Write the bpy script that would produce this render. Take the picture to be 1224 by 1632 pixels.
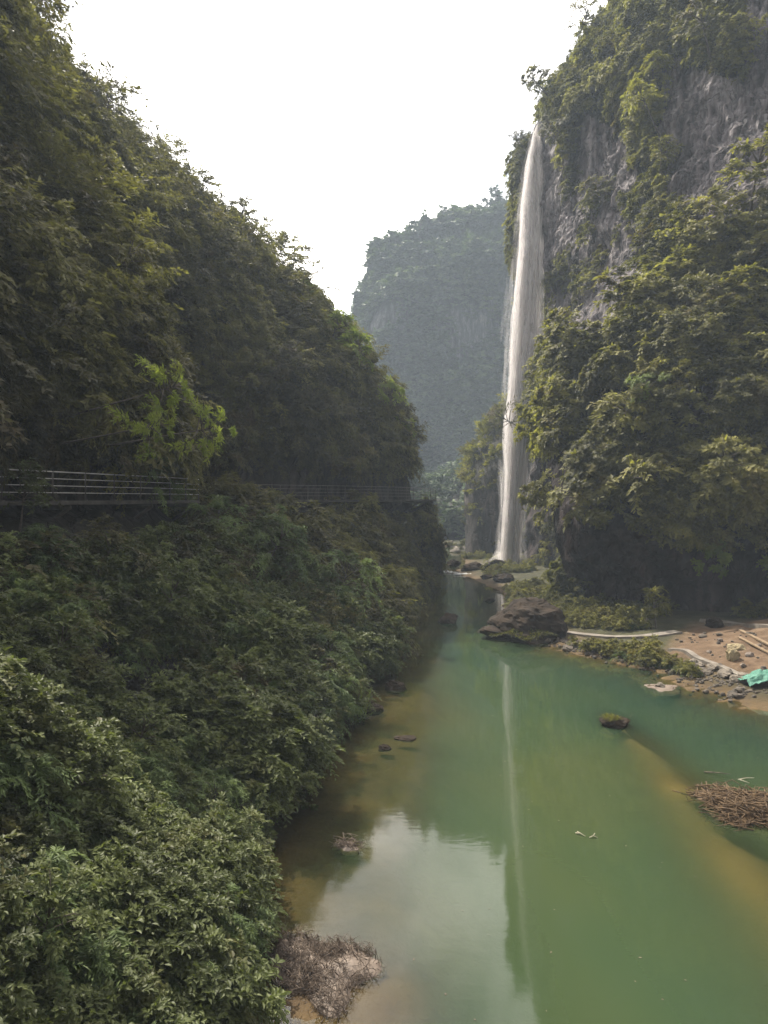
import bpy, math, random
import numpy as np
from mathutils import Matrix, Vector

SC = bpy.context.scene
for _o in list(bpy.data.objects):
    bpy.data.objects.remove(_o)
COL = SC.collection
RES = (1224, 1632)          # the photograph's pixels, used as a survey sheet
F = 1178.0                  # focal length in those pixels
HZ = 795.0                  # horizon row
EYE = 10.0                  # camera height over the water

# ------------------------------------------------------------------ camera
cd = bpy.data.cameras.new('camera')
cam = bpy.data.objects.new('camera', cd)
COL.objects.link(cam)
cam.location = (0, 0, EYE)
cam.rotation_euler = (math.radians(90), 0, 0)
cd.sensor_fit = 'VERTICAL'
cd.sensor_height = 36.0
cd.lens = F / RES[1] * 36.0
cd.shift_y = (HZ - 816.0) / 1632.0
cd.clip_start = 0.1
cd.clip_end = 5000
SC.camera = cam

# ------------------------------------------------------------------ light
SUN_EL, SUN_AZ = math.radians(54), math.radians(40)      # AZ: left of the view direction
SDIR = Vector((-math.sin(SUN_AZ) * math.cos(SUN_EL), math.cos(SUN_AZ) * math.cos(SUN_EL), math.sin(SUN_EL)))
ld = bpy.data.lights.new('sun', 'SUN')
ld.energy = 5.0
ld.angle = math.radians(0.6)
ld.color = (1.0, 0.93, 0.80)
lo = bpy.data.objects.new('sun', ld)
COL.objects.link(lo)
lo.location = (-60, 80, 140)
lo.rotation_euler = SDIR.to_track_quat('Z', 'Y').to_euler()

W = bpy.data.worlds.new('World')
SC.world = W
W.use_nodes = True
nt = W.node_tree
nt.nodes.clear()
_out = nt.nodes.new('ShaderNodeOutputWorld')
_bg = nt.nodes.new('ShaderNodeBackground')
_sky = nt.nodes.new('ShaderNodeTexSky')
_sky.sky_type = 'NISHITA'
_sky.sun_disc = False
_sky.sun_elevation = SUN_EL
_sky.sun_rotation = -SUN_AZ
_sky.dust_density = 2.0
_tc = nt.nodes.new('ShaderNodeTexCoord')
_mp = nt.nodes.new('ShaderNodeMapping')
_mp.inputs['Scale'].default_value = (1.0, 1.0, 2.0)
_mp.inputs['Location'].default_value = (1.15, 0.6, 0.95)
_nz = nt.nodes.new('ShaderNodeTexNoise')
_nz.inputs['Scale'].default_value = 2.6
_nz.inputs['Detail'].default_value = 7
_nz.inputs['Roughness'].default_value = 0.58
_nz.inputs['Distortion'].default_value = 0.5
_rp = nt.nodes.new('ShaderNodeValToRGB')
_rp.color_ramp.elements[0].position = 0.38
_rp.color_ramp.elements[1].position = 0.68
_mx = nt.nodes.new('ShaderNodeMix')
_mx.data_type = 'RGBA'
_mx.inputs[7].default_value = (17.5, 16.4, 15.2, 1)       # cloud white, in the sky texture's own units
nt.links.new(_tc.outputs['Generated'], _mp.inputs['Vector'])
nt.links.new(_mp.outputs[0], _nz.inputs['Vector'])
nt.links.new(_nz.outputs['Fac'], _rp.inputs['Fac'])
_hd = nt.nodes.new('ShaderNodeVectorMath'); _hd.operation = 'DOT_PRODUCT'
_hd.inputs[1].default_value = Vector((0.185, 1.0, 0.50)).normalized()
nt.links.new(_tc.outputs['Generated'], _hd.inputs[0])
_hm = nt.nodes.new('ShaderNodeMapRange'); _hm.interpolation_type = 'SMOOTHSTEP'
for _i, _v in ((1, 0.988), (2, 1.004), (3, 1.0), (4, 0.70)):
    _hm.inputs[_i].default_value = _v
_ha = nt.nodes.new('ShaderNodeMath'); _ha.operation = 'MULTIPLY_ADD'; _ha.inputs[1].default_value = 0.03
nt.links.new(_nz.outputs['Fac'], _ha.inputs[0]); nt.links.new(_hd.outputs['Value'], _ha.inputs[2])
_hb = nt.nodes.new('ShaderNodeMath'); _hb.operation = 'SUBTRACT'; _hb.inputs[1].default_value = 0.016
nt.links.new(_ha.outputs[0], _hb.inputs[0]); nt.links.new(_hb.outputs[0], _hm.inputs[0])
_hx = nt.nodes.new('ShaderNodeMath'); _hx.operation = 'MULTIPLY'
nt.links.new(_rp.outputs['Color'], _hx.inputs[0]); nt.links.new(_hm.outputs[0], _hx.inputs[1])
nt.links.new(_hx.outputs[0], _mx.inputs[0])
_ss = nt.nodes.new('ShaderNodeVectorMath'); _ss.operation = 'SCALE'; _ss.inputs['Scale'].default_value = 0.38
nt.links.new(_sky.outputs[0], _ss.inputs[0])
nt.links.new(_ss.outputs[0], _mx.inputs[6])
# hazy cloud scatters forward: brighter round the sun's side, dimmer behind the viewer
_dv = Vector((-0.25, 0.88, 0.42)).normalized()
_dot = nt.nodes.new('ShaderNodeVectorMath'); _dot.operation = 'DOT_PRODUCT'
_dot.inputs[1].default_value = _dv
nt.links.new(_tc.outputs['Generated'], _dot.inputs[0])
_mr = nt.nodes.new('ShaderNodeMapRange')
_mr.interpolation_type = 'SMOOTHSTEP'
for _i, _v in ((1, -0.3), (2, 1.0), (3, 0.62), (4, 2.5)):
    _mr.inputs[_i].default_value = _v
nt.links.new(_dot.outputs['Value'], _mr.inputs[0])
_sc = nt.nodes.new('ShaderNodeVectorMath'); _sc.operation = 'SCALE'
nt.links.new(_mx.outputs[2], _sc.inputs[0])
nt.links.new(_mr.outputs[0], _sc.inputs['Scale'])
nt.links.new(_sc.outputs[0], _bg.inputs['Color'])
_bg.inputs['Strength'].default_value = 0.10
nt.links.new(_bg.outputs[0], _out.inputs[0])

SC.view_settings.view_transform = 'Standard'
SC.view_settings.look = 'None'
SC.view_settings.gamma = 1.0
SC.view_settings.exposure = 1.05
CY = SC.cycles
CY.use_denoising = True
try:
    CY.denoiser = 'OPENIMAGEDENOISE'
except Exception:
    pass
CY.max_bounces = 6
CY.diffuse_bounces = 2
CY.glossy_bounces = 3
CY.transmission_bounces = 4
CY.transparent_max_bounces = 320
CY.volume_bounces = 0
CY.caustics_reflective = False
CY.caustics_refractive = False
CY.sample_clamp_indirect = 4.0

HAZE_DENSITY = 0.0007

# ------------------------------------------------------------------ helpers
def tag(o, label=None, cat=None, group=None, kind=None):
    if label: o['label'] = label
    if cat: o['category'] = cat
    if group: o['group'] = group
    if kind: o['kind'] = kind
    return o

def empty(name, loc=(0, 0, 0)):
    o = bpy.data.objects.new(name, None)
    o.empty_display_size = 0.3
    COL.objects.link(o)
    o.location = loc
    return o

def link(name, me, mat=None, parent=None):
    o = bpy.data.objects.new(name, me)
    COL.objects.link(o)
    if mat is not None and not me.materials:
        me.materials.append(mat)
    if parent is not None:
        o.parent = parent
    return o

def mesh_np(name, V, Fq, smooth=True, attrs=None):
    """V (n,3); Fq (m,k) with k = 3 or 4 (all the same), or a list of such arrays"""
    V = np.asarray(V, np.float32)
    if not isinstance(Fq, list):
        Fq = [Fq]
    Fq = [np.asarray(f, np.int32) for f in Fq if len(f)]
    me = bpy.data.meshes.new(name)
    me.vertices.add(len(V))
    me.vertices.foreach_set('co', V.ravel())
    loops = np.concatenate([f.ravel() for f in Fq])
    tot = np.concatenate([np.full(len(f), f.shape[1], np.int32) for f in Fq])
    start = np.concatenate([[0], np.cumsum(tot)[:-1]]).astype(np.int32)
    me.loops.add(len(loops))
    me.loops.foreach_set('vertex_index', loops)
    me.polygons.add(len(tot))
    me.polygons.foreach_set('loop_start', start)
    me.polygons.foreach_set('use_smooth', np.full(len(tot), smooth))
    for k, a in (attrs or {}).items():
        a = np.asarray(a, np.float32)
        at = me.attributes.new(k, 'FLOAT', 'POINT')
        at.data.foreach_set('value', a)
    me.update(calc_edges=True)
    me.validate()
    return me

def _hash(ix, iy, iz, seed):
    h = (ix.astype(np.int64) * 374761393 + iy.astype(np.int64) * 668265263 + iz.astype(np.int64) * 2147483647 + seed * 1274126177) & 0xFFFFFFFF
    h = ((h ^ (h >> 13)) * 1274126177) & 0xFFFFFFFF
    h = h ^ (h >> 16)
    return (h & 0xFFFFFF) / float(0xFFFFFF)

def vnoise(P, seed=0):
    P = np.asarray(P, np.float64)
    i = np.floor(P).astype(np.int64)
    f = P - i
    f = f * f * (3 - 2 * f)
    r = 0
    for dx in (0, 1):
        wx = f[..., 0] if dx else 1 - f[..., 0]
        for dy in (0, 1):
            wy = f[..., 1] if dy else 1 - f[..., 1]
            for dz in (0, 1):
                wz = f[..., 2] if dz else 1 - f[..., 2]
                r = r + wx * wy * wz * _hash(i[..., 0] + dx, i[..., 1] + dy, i[..., 2] + dz, seed)
    return r * 2 - 1

def fbm(P, octv=4, seed=0, gain=0.5):
    P = np.asarray(P, np.float64)
    a, s, t = 1.0, 0, 0
    for k in range(octv):
        s = s + a * vnoise(P * (2.03 ** k) + 17.3 * k, seed + k)
        t += a
        a *= gain
    return s / t

def worley(P, seed=0):
    """distance to the nearest feature point and that cell's random number"""
    P = np.asarray(P, np.float64)
    i = np.floor(P).astype(np.int64)
    best = np.full(P.shape[:-1], 9.0); cid = np.zeros(P.shape[:-1])
    for dx in (-1, 0, 1):
        for dy in (-1, 0, 1):
            for dz in (-1, 0, 1):
                c = i + np.array([dx, dy, dz])
                f = np.stack([c[..., k] + _hash(c[..., 0], c[..., 1], c[..., 2], seed + 11 * k + 1) for k in range(3)], -1)
                d = np.linalg.norm(P - f, axis=-1)
                m = d < best
                best = np.where(m, d, best)
                cid = np.where(m, _hash(c[..., 0], c[..., 1], c[..., 2], seed + 91), cid)
    return best, cid

def cubic(xs, ys, x):
    """monotone-ish cubic Hermite through (xs, ys); ys may carry trailing axes"""
    xs = np.asarray(xs, float); ys = np.asarray(ys, float); x = np.clip(np.asarray(x, float), xs[0], xs[-1])
    d = np.zeros_like(ys)
    dx = np.diff(xs)
    sl = np.diff(ys, axis=0) / dx.reshape((-1,) + (1,) * (ys.ndim - 1))
    d[0], d[-1] = sl[0], sl[-1]
    d[1:-1] = (sl[:-1] + sl[1:]) / 2
    same = (sl[:-1] * sl[1:]) > 0
    d[1:-1] = np.where(same, 2 * sl[:-1] * sl[1:] / np.where(same, sl[:-1] + sl[1:], 1), 0.35 * d[1:-1])
    k = np.clip(np.searchsorted(xs, x, side='right') - 1, 0, len(xs) - 2)
    sh = (-1,) + (1,) * (ys.ndim - 1)
    h = dx[k].reshape(sh)
    t = ((x - xs[k]) / dx[k]).reshape(sh)
    return ((2 * t**3 - 3 * t**2 + 1) * ys[k] + (t**3 - 2 * t**2 + t) * h * d[k]
            + (-2 * t**3 + 3 * t**2) * ys[k + 1] + (t**3 - t**2) * h * d[k + 1])

def grid_faces(n, m):
    a = np.arange(n * m).reshape(n, m)
    return np.stack([a[:-1, :-1], a[1:, :-1], a[1:, 1:], a[:-1, 1:]], -1).reshape(-1, 4)

def grid_normals(G):
    du = np.gradient(G, axis=0)
    dv = np.gradient(G, axis=1)
    n = np.cross(du, dv)
    return n / (np.linalg.norm(n, axis=-1, keepdims=True) + 1e-9)

def proj(P):
    """world -> pixel of the survey sheet"""
    P = np.asarray(P, float)
    y = np.maximum(P[..., 1], 0.1)
    return np.stack([612 + P[..., 0] * F / y, HZ - (P[..., 2] - EYE) * F / y], -1)

def inpoly(q, poly):
    x, y = q[..., 0], q[..., 1]
    r = np.zeros(x.shape, bool)
    n = len(poly)
    for i in range(n):
        x0, y0 = poly[i]; x1, y1 = poly[(i + 1) % n]
        c = ((y0 > y) != (y1 > y)) & (x < (x1 - x0) * (y - y0) / ((y1 - y0) if y1 != y0 else 1e-9) + x0)
        r ^= c
    return r

def tube(pts, radii, nseg=6, cap=True):
    pts = np.asarray(pts, float); radii = np.broadcast_to(np.asarray(radii, float), (len(pts),))
    t = np.gradient(pts, axis=0)
    t /= np.linalg.norm(t, axis=1, keepdims=True) + 1e-9
    ref = np.where(np.abs(t[:, 2:3]) > 0.9, np.array([[1.0, 0, 0]]), np.array([[0, 0, 1.0]]))
    u = np.cross(t, ref); u /= np.linalg.norm(u, axis=1, keepdims=True) + 1e-9
    v = np.cross(t, u)
    a = np.linspace(0, 2 * np.pi, nseg, endpoint=False)
    R = pts[:, None] + radii[:, None, None] * (np.cos(a)[None, :, None] * u[:, None] + np.sin(a)[None, :, None] * v[:, None])
    n = len(pts)
    f = []
    for i in range(n - 1):
        for j in range(nseg):
            k = (j + 1) % nseg
            f.append((i * nseg + j, i * nseg + k, (i + 1) * nseg + k, (i + 1) * nseg + j))
    Vv = R.reshape(-1, 3)
    f = np.array(f)
    if cap:
        Vv = np.concatenate([Vv, pts[:1], pts[-1:]])
        a0, a1 = n * nseg, n * nseg + 1
        for j in range(nseg):
            k = (j + 1) % nseg
            f = np.concatenate([f, [[a0, k, j, j]], [[a1, (n - 1) * nseg + j, (n - 1) * nseg + k, (n - 1) * nseg + k]]])
    return Vv, f

class MB:
    """collects pieces into one mesh"""
    def __init__(s):
        s.V, s.Fs, s.n, s.A = [], [], 0, []
    def add(s, V, f, a=0.5):
        V = np.asarray(V, float); f = np.asarray(f)
        s.V.append(V); s.Fs.append(f + s.n); s.n += len(V)
        s.A.append(np.broadcast_to(np.asarray(a, float), (len(V),)))
    def tube(s, pts, r, nseg=6, a=0.5):
        s.add(*tube(pts, r, nseg), a)
    def box(s, c, ax, ay, az, a=0.5):
        """centre and three half-axis vectors"""
        c, ax, ay, az = (np.asarray(q, float) for q in (c, ax, ay, az))
        V = [c + i * ax + j * ay + k * az for i in (-1, 1) for j in (-1, 1) for k in (-1, 1)]
        s.add(V, [(0, 1, 3, 2), (4, 6, 7, 5), (0, 4, 5, 1), (2, 3, 7, 6), (0, 2, 6, 4), (1, 5, 7, 3)], a)
    def mesh(s, name, smooth=True):
        quads = [f for f in s.Fs]
        tri = []; q4 = []
        for f in quads:
            if f.shape[1] == 3:
                tri.append(f)
            else:
                deg = f[:, 2] == f[:, 3]
                if deg.any(): tri.append(f[deg][:, :3])
                q4.append(f[~deg])
        L = []
        if q4: L.append(np.concatenate(q4))
        if tri: L.append(np.concatenate(tri))
        return mesh_np(name, np.concatenate(s.V), L, smooth, {'var': np.concatenate(s.A)})

# ------------------------------------------------------------------ materials
def mat(name):
    m = bpy.data.materials.new(name)
    m.use_nodes = True
    m.node_tree.nodes.clear()
    return m, m.node_tree

def N(t, typ, **kw):
    n = t.nodes.new(typ)
    for k, v in kw.items():
        if k.startswith('i_'):
            n.inputs[k[2:]].default_value = v
        else:
            setattr(n, k, v)
    return n

def L(t, a, b):
    t.links.new(a, b)

def ramp(t, stops):
    r = t.nodes.new('ShaderNodeValToRGB')
    e = r.color_ramp.elements
    while len(e) < len(stops): e.new(0.5)
    for el, (p, c) in zip(e, stops):
        el.position = p
        el.color = (c, c, c, 1) if isinstance(c, (int, float)) else (c[0], c[1], c[2], 1)
    return r

def mixrgb(t, a, b, fac, mode='MIX'):
    m = t.nodes.new('ShaderNodeMix'); m.data_type = 'RGBA'; m.blend_type = mode
    for s, v in ((m.inputs[0], fac), (m.inputs[6], a), (m.inputs[7], b)):
        if hasattr(v, 'is_output'): t.links.new(v, s)
        elif isinstance(v, (int, float)): s.default_value = v
        else: s.default_value = (v[0], v[1], v[2], 1)
    return m.outputs[2]

def noise(t, scale, detail=5, rough=0.55, vec=None, stretch=None):
    n = N(t, 'ShaderNodeTexNoise')
    n.inputs['Scale'].default_value = scale
    n.inputs['Detail'].default_value = detail
    n.inputs['Roughness'].default_value = rough
    if vec is None:
        g = N(t, 'ShaderNodeNewGeometry')
        vec = g.outputs['Position']
    if stretch:
        mp = N(t, 'ShaderNodeMapping')
        mp.inputs['Scale'].default_value = stretch
        L(t, vec, mp.inputs['Vector']); vec = mp.outputs[0]
    L(t, vec, n.inputs['Vector'])
    return n.outputs['Fac']

def leaf_material(name, dark, mid, light, trans=0.4, patch=0.12, rough=0.55):
    m, t = mat(name)
    at = N(t, 'ShaderNodeAttribute', attribute_name='var')
    ti = N(t, 'ShaderNodeAttribute', attribute_name='tint', attribute_type='INSTANCER')
    pn = noise(t, patch, 2)
    s = N(t, 'ShaderNodeMath', operation='MULTIPLY_ADD'); s.inputs[1].default_value = 0.55
    L(t, at.outputs['Fac'], s.inputs[0])
    s2 = N(t, 'ShaderNodeMath', operation='MULTIPLY_ADD'); s2.inputs[1].default_value = 0.5
    L(t, ti.outputs['Fac'], s2.inputs[0])
    s3 = N(t, 'ShaderNodeMath', operation='MULTIPLY_ADD'); s3.inputs[1].default_value = 0.7; s3.inputs[2].default_value = -0.36
    L(t, pn, s3.inputs[0])
    L(t, s3.outputs[0], s2.inputs[2]); L(t, s2.outputs[0], s.inputs[2])
    r = ramp(t, [(0.0, dark), (0.5, mid), (1.0, light)])
    L(t, s.outputs[0], r.inputs['Fac'])
    # reddish-brown withered patches
    bn = noise(t, patch * 2.7, 3)
    br = ramp(t, [(0.56, 0.0), (0.72, 0.55)])
    L(t, bn, br.inputs['Fac'])
    col = mixrgb(t, r.outputs['Color'], (mid[0] * 1.25, mid[1] * 0.85, mid[2] * 0.8), br.outputs['Color'])
    p = N(t, 'ShaderNodeBsdfPrincipled')
    p.inputs['Roughness'].default_value = rough
    p.inputs['Specular IOR Level'].default_value = 0.18
    L(t, col, p.inputs['Base Color'])
    tr = N(t, 'ShaderNodeBsdfTranslucent')
    tc_ = mixrgb(t, col, (1.35, 1.45, 0.75), 1.0, 'MULTIPLY')
    L(t, tc_, tr.inputs['Color'])
    mx = N(t, 'ShaderNodeMixShader'); mx.inputs[0].default_value = trans
    L(t, p.outputs[0], mx.inputs[1]); L(t, tr.outputs[0], mx.inputs[2])
    o = N(t, 'ShaderNodeOutputMaterial'); L(t, mx.outputs[0], o.inputs[0])
    return m

def plain(name, c1, c2, scale=3.0, rough=0.8, bump=0.3, bdist=0.05, stretch=None, metallic=0.0, spec=0.3):
    m, t = mat(name)
    n1 = noise(t, scale, 6, 0.62, stretch=stretch)
    r = ramp(t, [(0.32, c1), (0.68, c2)])
    L(t, n1, r.inputs['Fac'])
    p = N(t, 'ShaderNodeBsdfPrincipled')
    p.inputs['Roughness'].default_value = rough
    p.inputs['Metallic'].default_value = metallic
    p.inputs['Specular IOR Level'].default_value = spec
    L(t, r.outputs['Color'], p.inputs['Base Color'])
    if bump:
        b = N(t, 'ShaderNodeBump'); b.inputs['Strength'].default_value = bump; b.inputs['Distance'].default_value = bdist
        L(t, noise(t, scale * 3.1, 6, 0.65, stretch=stretch), b.inputs['Height'])
        L(t, b.outputs[0], p.inputs['Normal'])
    o = N(t, 'ShaderNodeOutputMaterial'); L(t, p.outputs[0], o.inputs[0])
    return m

def cliff_material(name, c_dark, c_mid, c_light, moss):
    m, t = mat(name)
    n1 = noise(t, 0.55, 8, 0.62, stretch=(1.0, 1.0, 0.22))
    r = ramp(t, [(0.34, c_dark), (0.50, c_mid), (0.66, c_light)])
    L(t, n1, r.inputs['Fac'])
    st = noise(t, 1.6, 5, 0.6, stretch=(1.0, 1.0, 0.07))         # vertical water stains
    sr = ramp(t, [(0.36, 0.25), (0.55, 1.0)])
    L(t, st, sr.inputs['Fac'])
    c = mixrgb(t, r.outputs['Color'], sr.outputs['Color'], 0.75, 'MULTIPLY')
    at = N(t, 'ShaderNodeAttribute', attribute_name='soil')       # where undergrowth roots
    mn = noise(t, 0.35, 6, 0.6)
    ad = N(t, 'ShaderNodeMath', operation='ADD'); ad.inputs[1].default_value = 0.0
    L(t, mn, ad.inputs[0]); L(t, at.outputs['Fac'], ad.inputs[1])
    mr = ramp(t, [(0.70, 0.0), (1.0, 1.0)])
    L(t, ad.outputs[0], mr.inputs['Fac'])
    c = mixrgb(t, c, moss, mr.outputs['Color'])
    wa = N(t, 'ShaderNodeAttribute', attribute_name='wet')         # shade of the overhang painted into the lower rock's colour, red-brown
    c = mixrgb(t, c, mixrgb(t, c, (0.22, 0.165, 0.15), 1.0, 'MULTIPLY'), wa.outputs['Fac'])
    p = N(t, 'ShaderNodeBsdfPrincipled'); p.inputs['Roughness'].default_value = 0.85
    p.inputs['Specular IOR Level'].default_value = 0.25
    L(t, c, p.inputs['Base Color'])
    vo = N(t, 'ShaderNodeTexVoronoi'); vo.feature = 'DISTANCE_TO_EDGE'; vo.inputs['Scale'].default_value = 0.8
    gp_ = N(t, 'ShaderNodeNewGeometry'); vm = N(t, 'ShaderNodeMapping'); vm.inputs['Scale'].default_value = (1.0, 1.0, 0.22)
    dn = N(t, 'ShaderNodeTexNoise'); dn.inputs['Scale'].default_value = 0.9; dn.inputs['Detail'].default_value = 4
    L(t, gp_.outputs['Position'], dn.inputs['Vector'])
    va = N(t, 'ShaderNodeVectorMath', operation='MULTIPLY_ADD'); va.inputs[1].default_value = (1.6, 1.6, 2.4)
    L(t, dn.outputs['Color'], va.inputs[0]); L(t, gp_.outputs['Position'], va.inputs[2])
    L(t, va.outputs[0], vm.inputs['Vector']); L(t, vm.outputs[0], vo.inputs['Vector'])
    ck = ramp(t, [(0.0, 0.30), (0.07, 1.0)]); L(t, vo.outputs['Distance'], ck.inputs['Fac'])
    c = mixrgb(t, c, ck.outputs['Color'], 0.8, 'MULTIPLY'); L(t, c, p.inputs['Base Color'])
    b = N(t, 'ShaderNodeBump'); b.inputs['Strength'].default_value = 0.9; b.inputs['Distance'].default_value = 0.45
    hh = N(t, 'ShaderNodeMath', operation='MULTIPLY'); L(t, ck.outputs['Color'], hh.inputs[0])
    L(t, noise(t, 1.8, 8, 0.68, stretch=(1.0, 1.0, 0.35)), hh.inputs[1]); L(t, hh.outputs[0], b.inputs['Height'])
    L(t, b.outputs[0], p.inputs['Normal'])
    o = N(t, 'ShaderNodeOutputMaterial'); L(t, p.outputs[0], o.inputs[0])
    return m

M = {}
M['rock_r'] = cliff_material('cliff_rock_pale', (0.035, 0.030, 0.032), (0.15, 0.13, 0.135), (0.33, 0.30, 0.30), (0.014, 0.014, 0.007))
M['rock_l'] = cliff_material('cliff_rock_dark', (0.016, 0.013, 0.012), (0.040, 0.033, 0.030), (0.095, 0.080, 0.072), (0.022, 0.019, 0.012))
M['rock_f'] = cliff_material('cliff_rock_far', (0.03, 0.03, 0.032), (0.085, 0.085, 0.085), (0.19, 0.19, 0.18), (0.02, 0.032, 0.015))
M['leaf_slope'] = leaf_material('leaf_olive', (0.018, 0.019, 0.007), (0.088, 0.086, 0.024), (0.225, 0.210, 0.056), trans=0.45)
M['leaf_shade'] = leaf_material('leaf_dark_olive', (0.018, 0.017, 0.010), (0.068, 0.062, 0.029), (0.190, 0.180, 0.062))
M['leaf_near'] = leaf_material('leaf_broad_green', (0.022, 0.025, 0.011), (0.074, 0.088, 0.032), (0.148, 0.170, 0.062), trans=0.3, patch=0.3, rough=0.5)
M['leaf_fern'] = leaf_material('leaf_fern_green', (0.020, 0.028, 0.012), (0.064, 0.092, 0.034), (0.150, 0.195, 0.070), trans=0.35, patch=0.3)
M['leaf_bright'] = leaf_material('leaf_yellow_green', (0.08, 0.11, 0.02), (0.15, 0.19, 0.035), (0.24, 0.27, 0.06), trans=0.5, patch=0.3)
M['leaf_yellow'] = leaf_material('leaf_bamboo_yellow', (0.09, 0.09, 0.022), (0.17, 0.165, 0.035), (0.26, 0.24, 0.06), trans=0.45)
M['leaf_far'] = leaf_material('leaf_far_forest', (0.012, 0.024, 0.011), (0.036, 0.060, 0.024), (0.105, 0.145, 0.052), trans=0.2, patch=0.03)
M['bark'] = plain('bark', (0.045, 0.035, 0.028), (0.12, 0.10, 0.08), 6.0, 0.9, 0.5)
M['boulder'] = plain('wet_boulder', (0.011, 0.008, 0.006), (0.042, 0.029, 0.019), 1.1, 0.85, 0.8, 0.12, spec=0.12)
M['stone'] = plain('pale_stone', (0.07, 0.058, 0.046), (0.20, 0.17, 0.135), 2.2, 0.85, 0.6, 0.06)
M['concrete'] = plain('path_concrete', (0.10, 0.085, 0.07), (0.22, 0.195, 0.165), 1.3, 0.85, 0.3, 0.02)
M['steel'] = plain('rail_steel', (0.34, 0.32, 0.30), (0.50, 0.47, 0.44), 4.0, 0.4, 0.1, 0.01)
M['darkrail'] = plain('darker_rail', (0.10, 0.09, 0.08), (0.18, 0.165, 0.15), 4.0, 0.6, 0.1, 0.01)  # darker rail colour, used on the far walkway
M['iron'] = plain('dark_iron', (0.05, 0.045, 0.04), (0.09, 0.08, 0.07), 4.0, 0.6, 0.2, 0.01)
M['deck'] = plain('deck_concrete', (0.035, 0.031, 0.029), (0.08, 0.072, 0.065), 2.0, 0.85, 0.3, 0.02)
M['twig'] = plain('dead_twigs', (0.045, 0.032, 0.024), (0.15, 0.115, 0.088), 5.0, 0.9, 0.2, 0.02)
M['reed_debris'] = plain('dead_reeds', (0.045, 0.028, 0.016), (0.13, 0.084, 0.044), 4.0, 0.9, 0.2, 0.02)
M['driftwood'] = plain('bleached_wood', (0.26, 0.23, 0.17), (0.45, 0.41, 0.32), 6.0, 0.8, 0.2, 0.02)
M['mud'] = plain('river_mud', (0.09, 0.066, 0.05), (0.19, 0.15, 0.12), 2.5, 0.6, 0.3, 0.03)
M['timber'] = plain('raw_timber', (0.13, 0.09, 0.055), (0.22, 0.16, 0.10), 5.0, 0.8, 0.2, 0.02)
M['net'] = plain('green_netting', (0.03, 0.12, 0.085), (0.09, 0.24, 0.18), 2.5, 0.55, 0.7, 0.12)
M['sack'] = plain('woven_sack', (0.20, 0.16, 0.09), (0.34, 0.28, 0.17), 3.0, 0.8, 0.5, 0.05)

# ------------------------------------------------------------------ the river's edges and the ground
LX = np.array([(-60, -2), (0, -2.0), (14, -2.3), (20, -2.8), (28, -1.7), (36, -0.8), (43, -0.3), (64, 1.6), (75, 2.6), (85, 4.2), (98, 5.6), (105, 4.6), (115, 2), (150, 0), (170, 0)], float)
RX = np.array([(-60, 20), (0, 19.5), (28, 19.5), (34, 18.2), (38, 17.4), (43, 16.5), (46, 14.3), (49, 12.6), (54, 12.0), (62, 10.2), (70, 11.2), (81, 12.8), (90, 11.2), (98, 9.8), (104, 10.2), (110, 12.5), (120, 13.0), (132, 14.5), (150, 18), (170, 20)], float)

def sstep(a, b, x):
    t = np.clip((x - a) / (b - a), 0, 1)
    return t * t * (3 - 2 * t)

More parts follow.
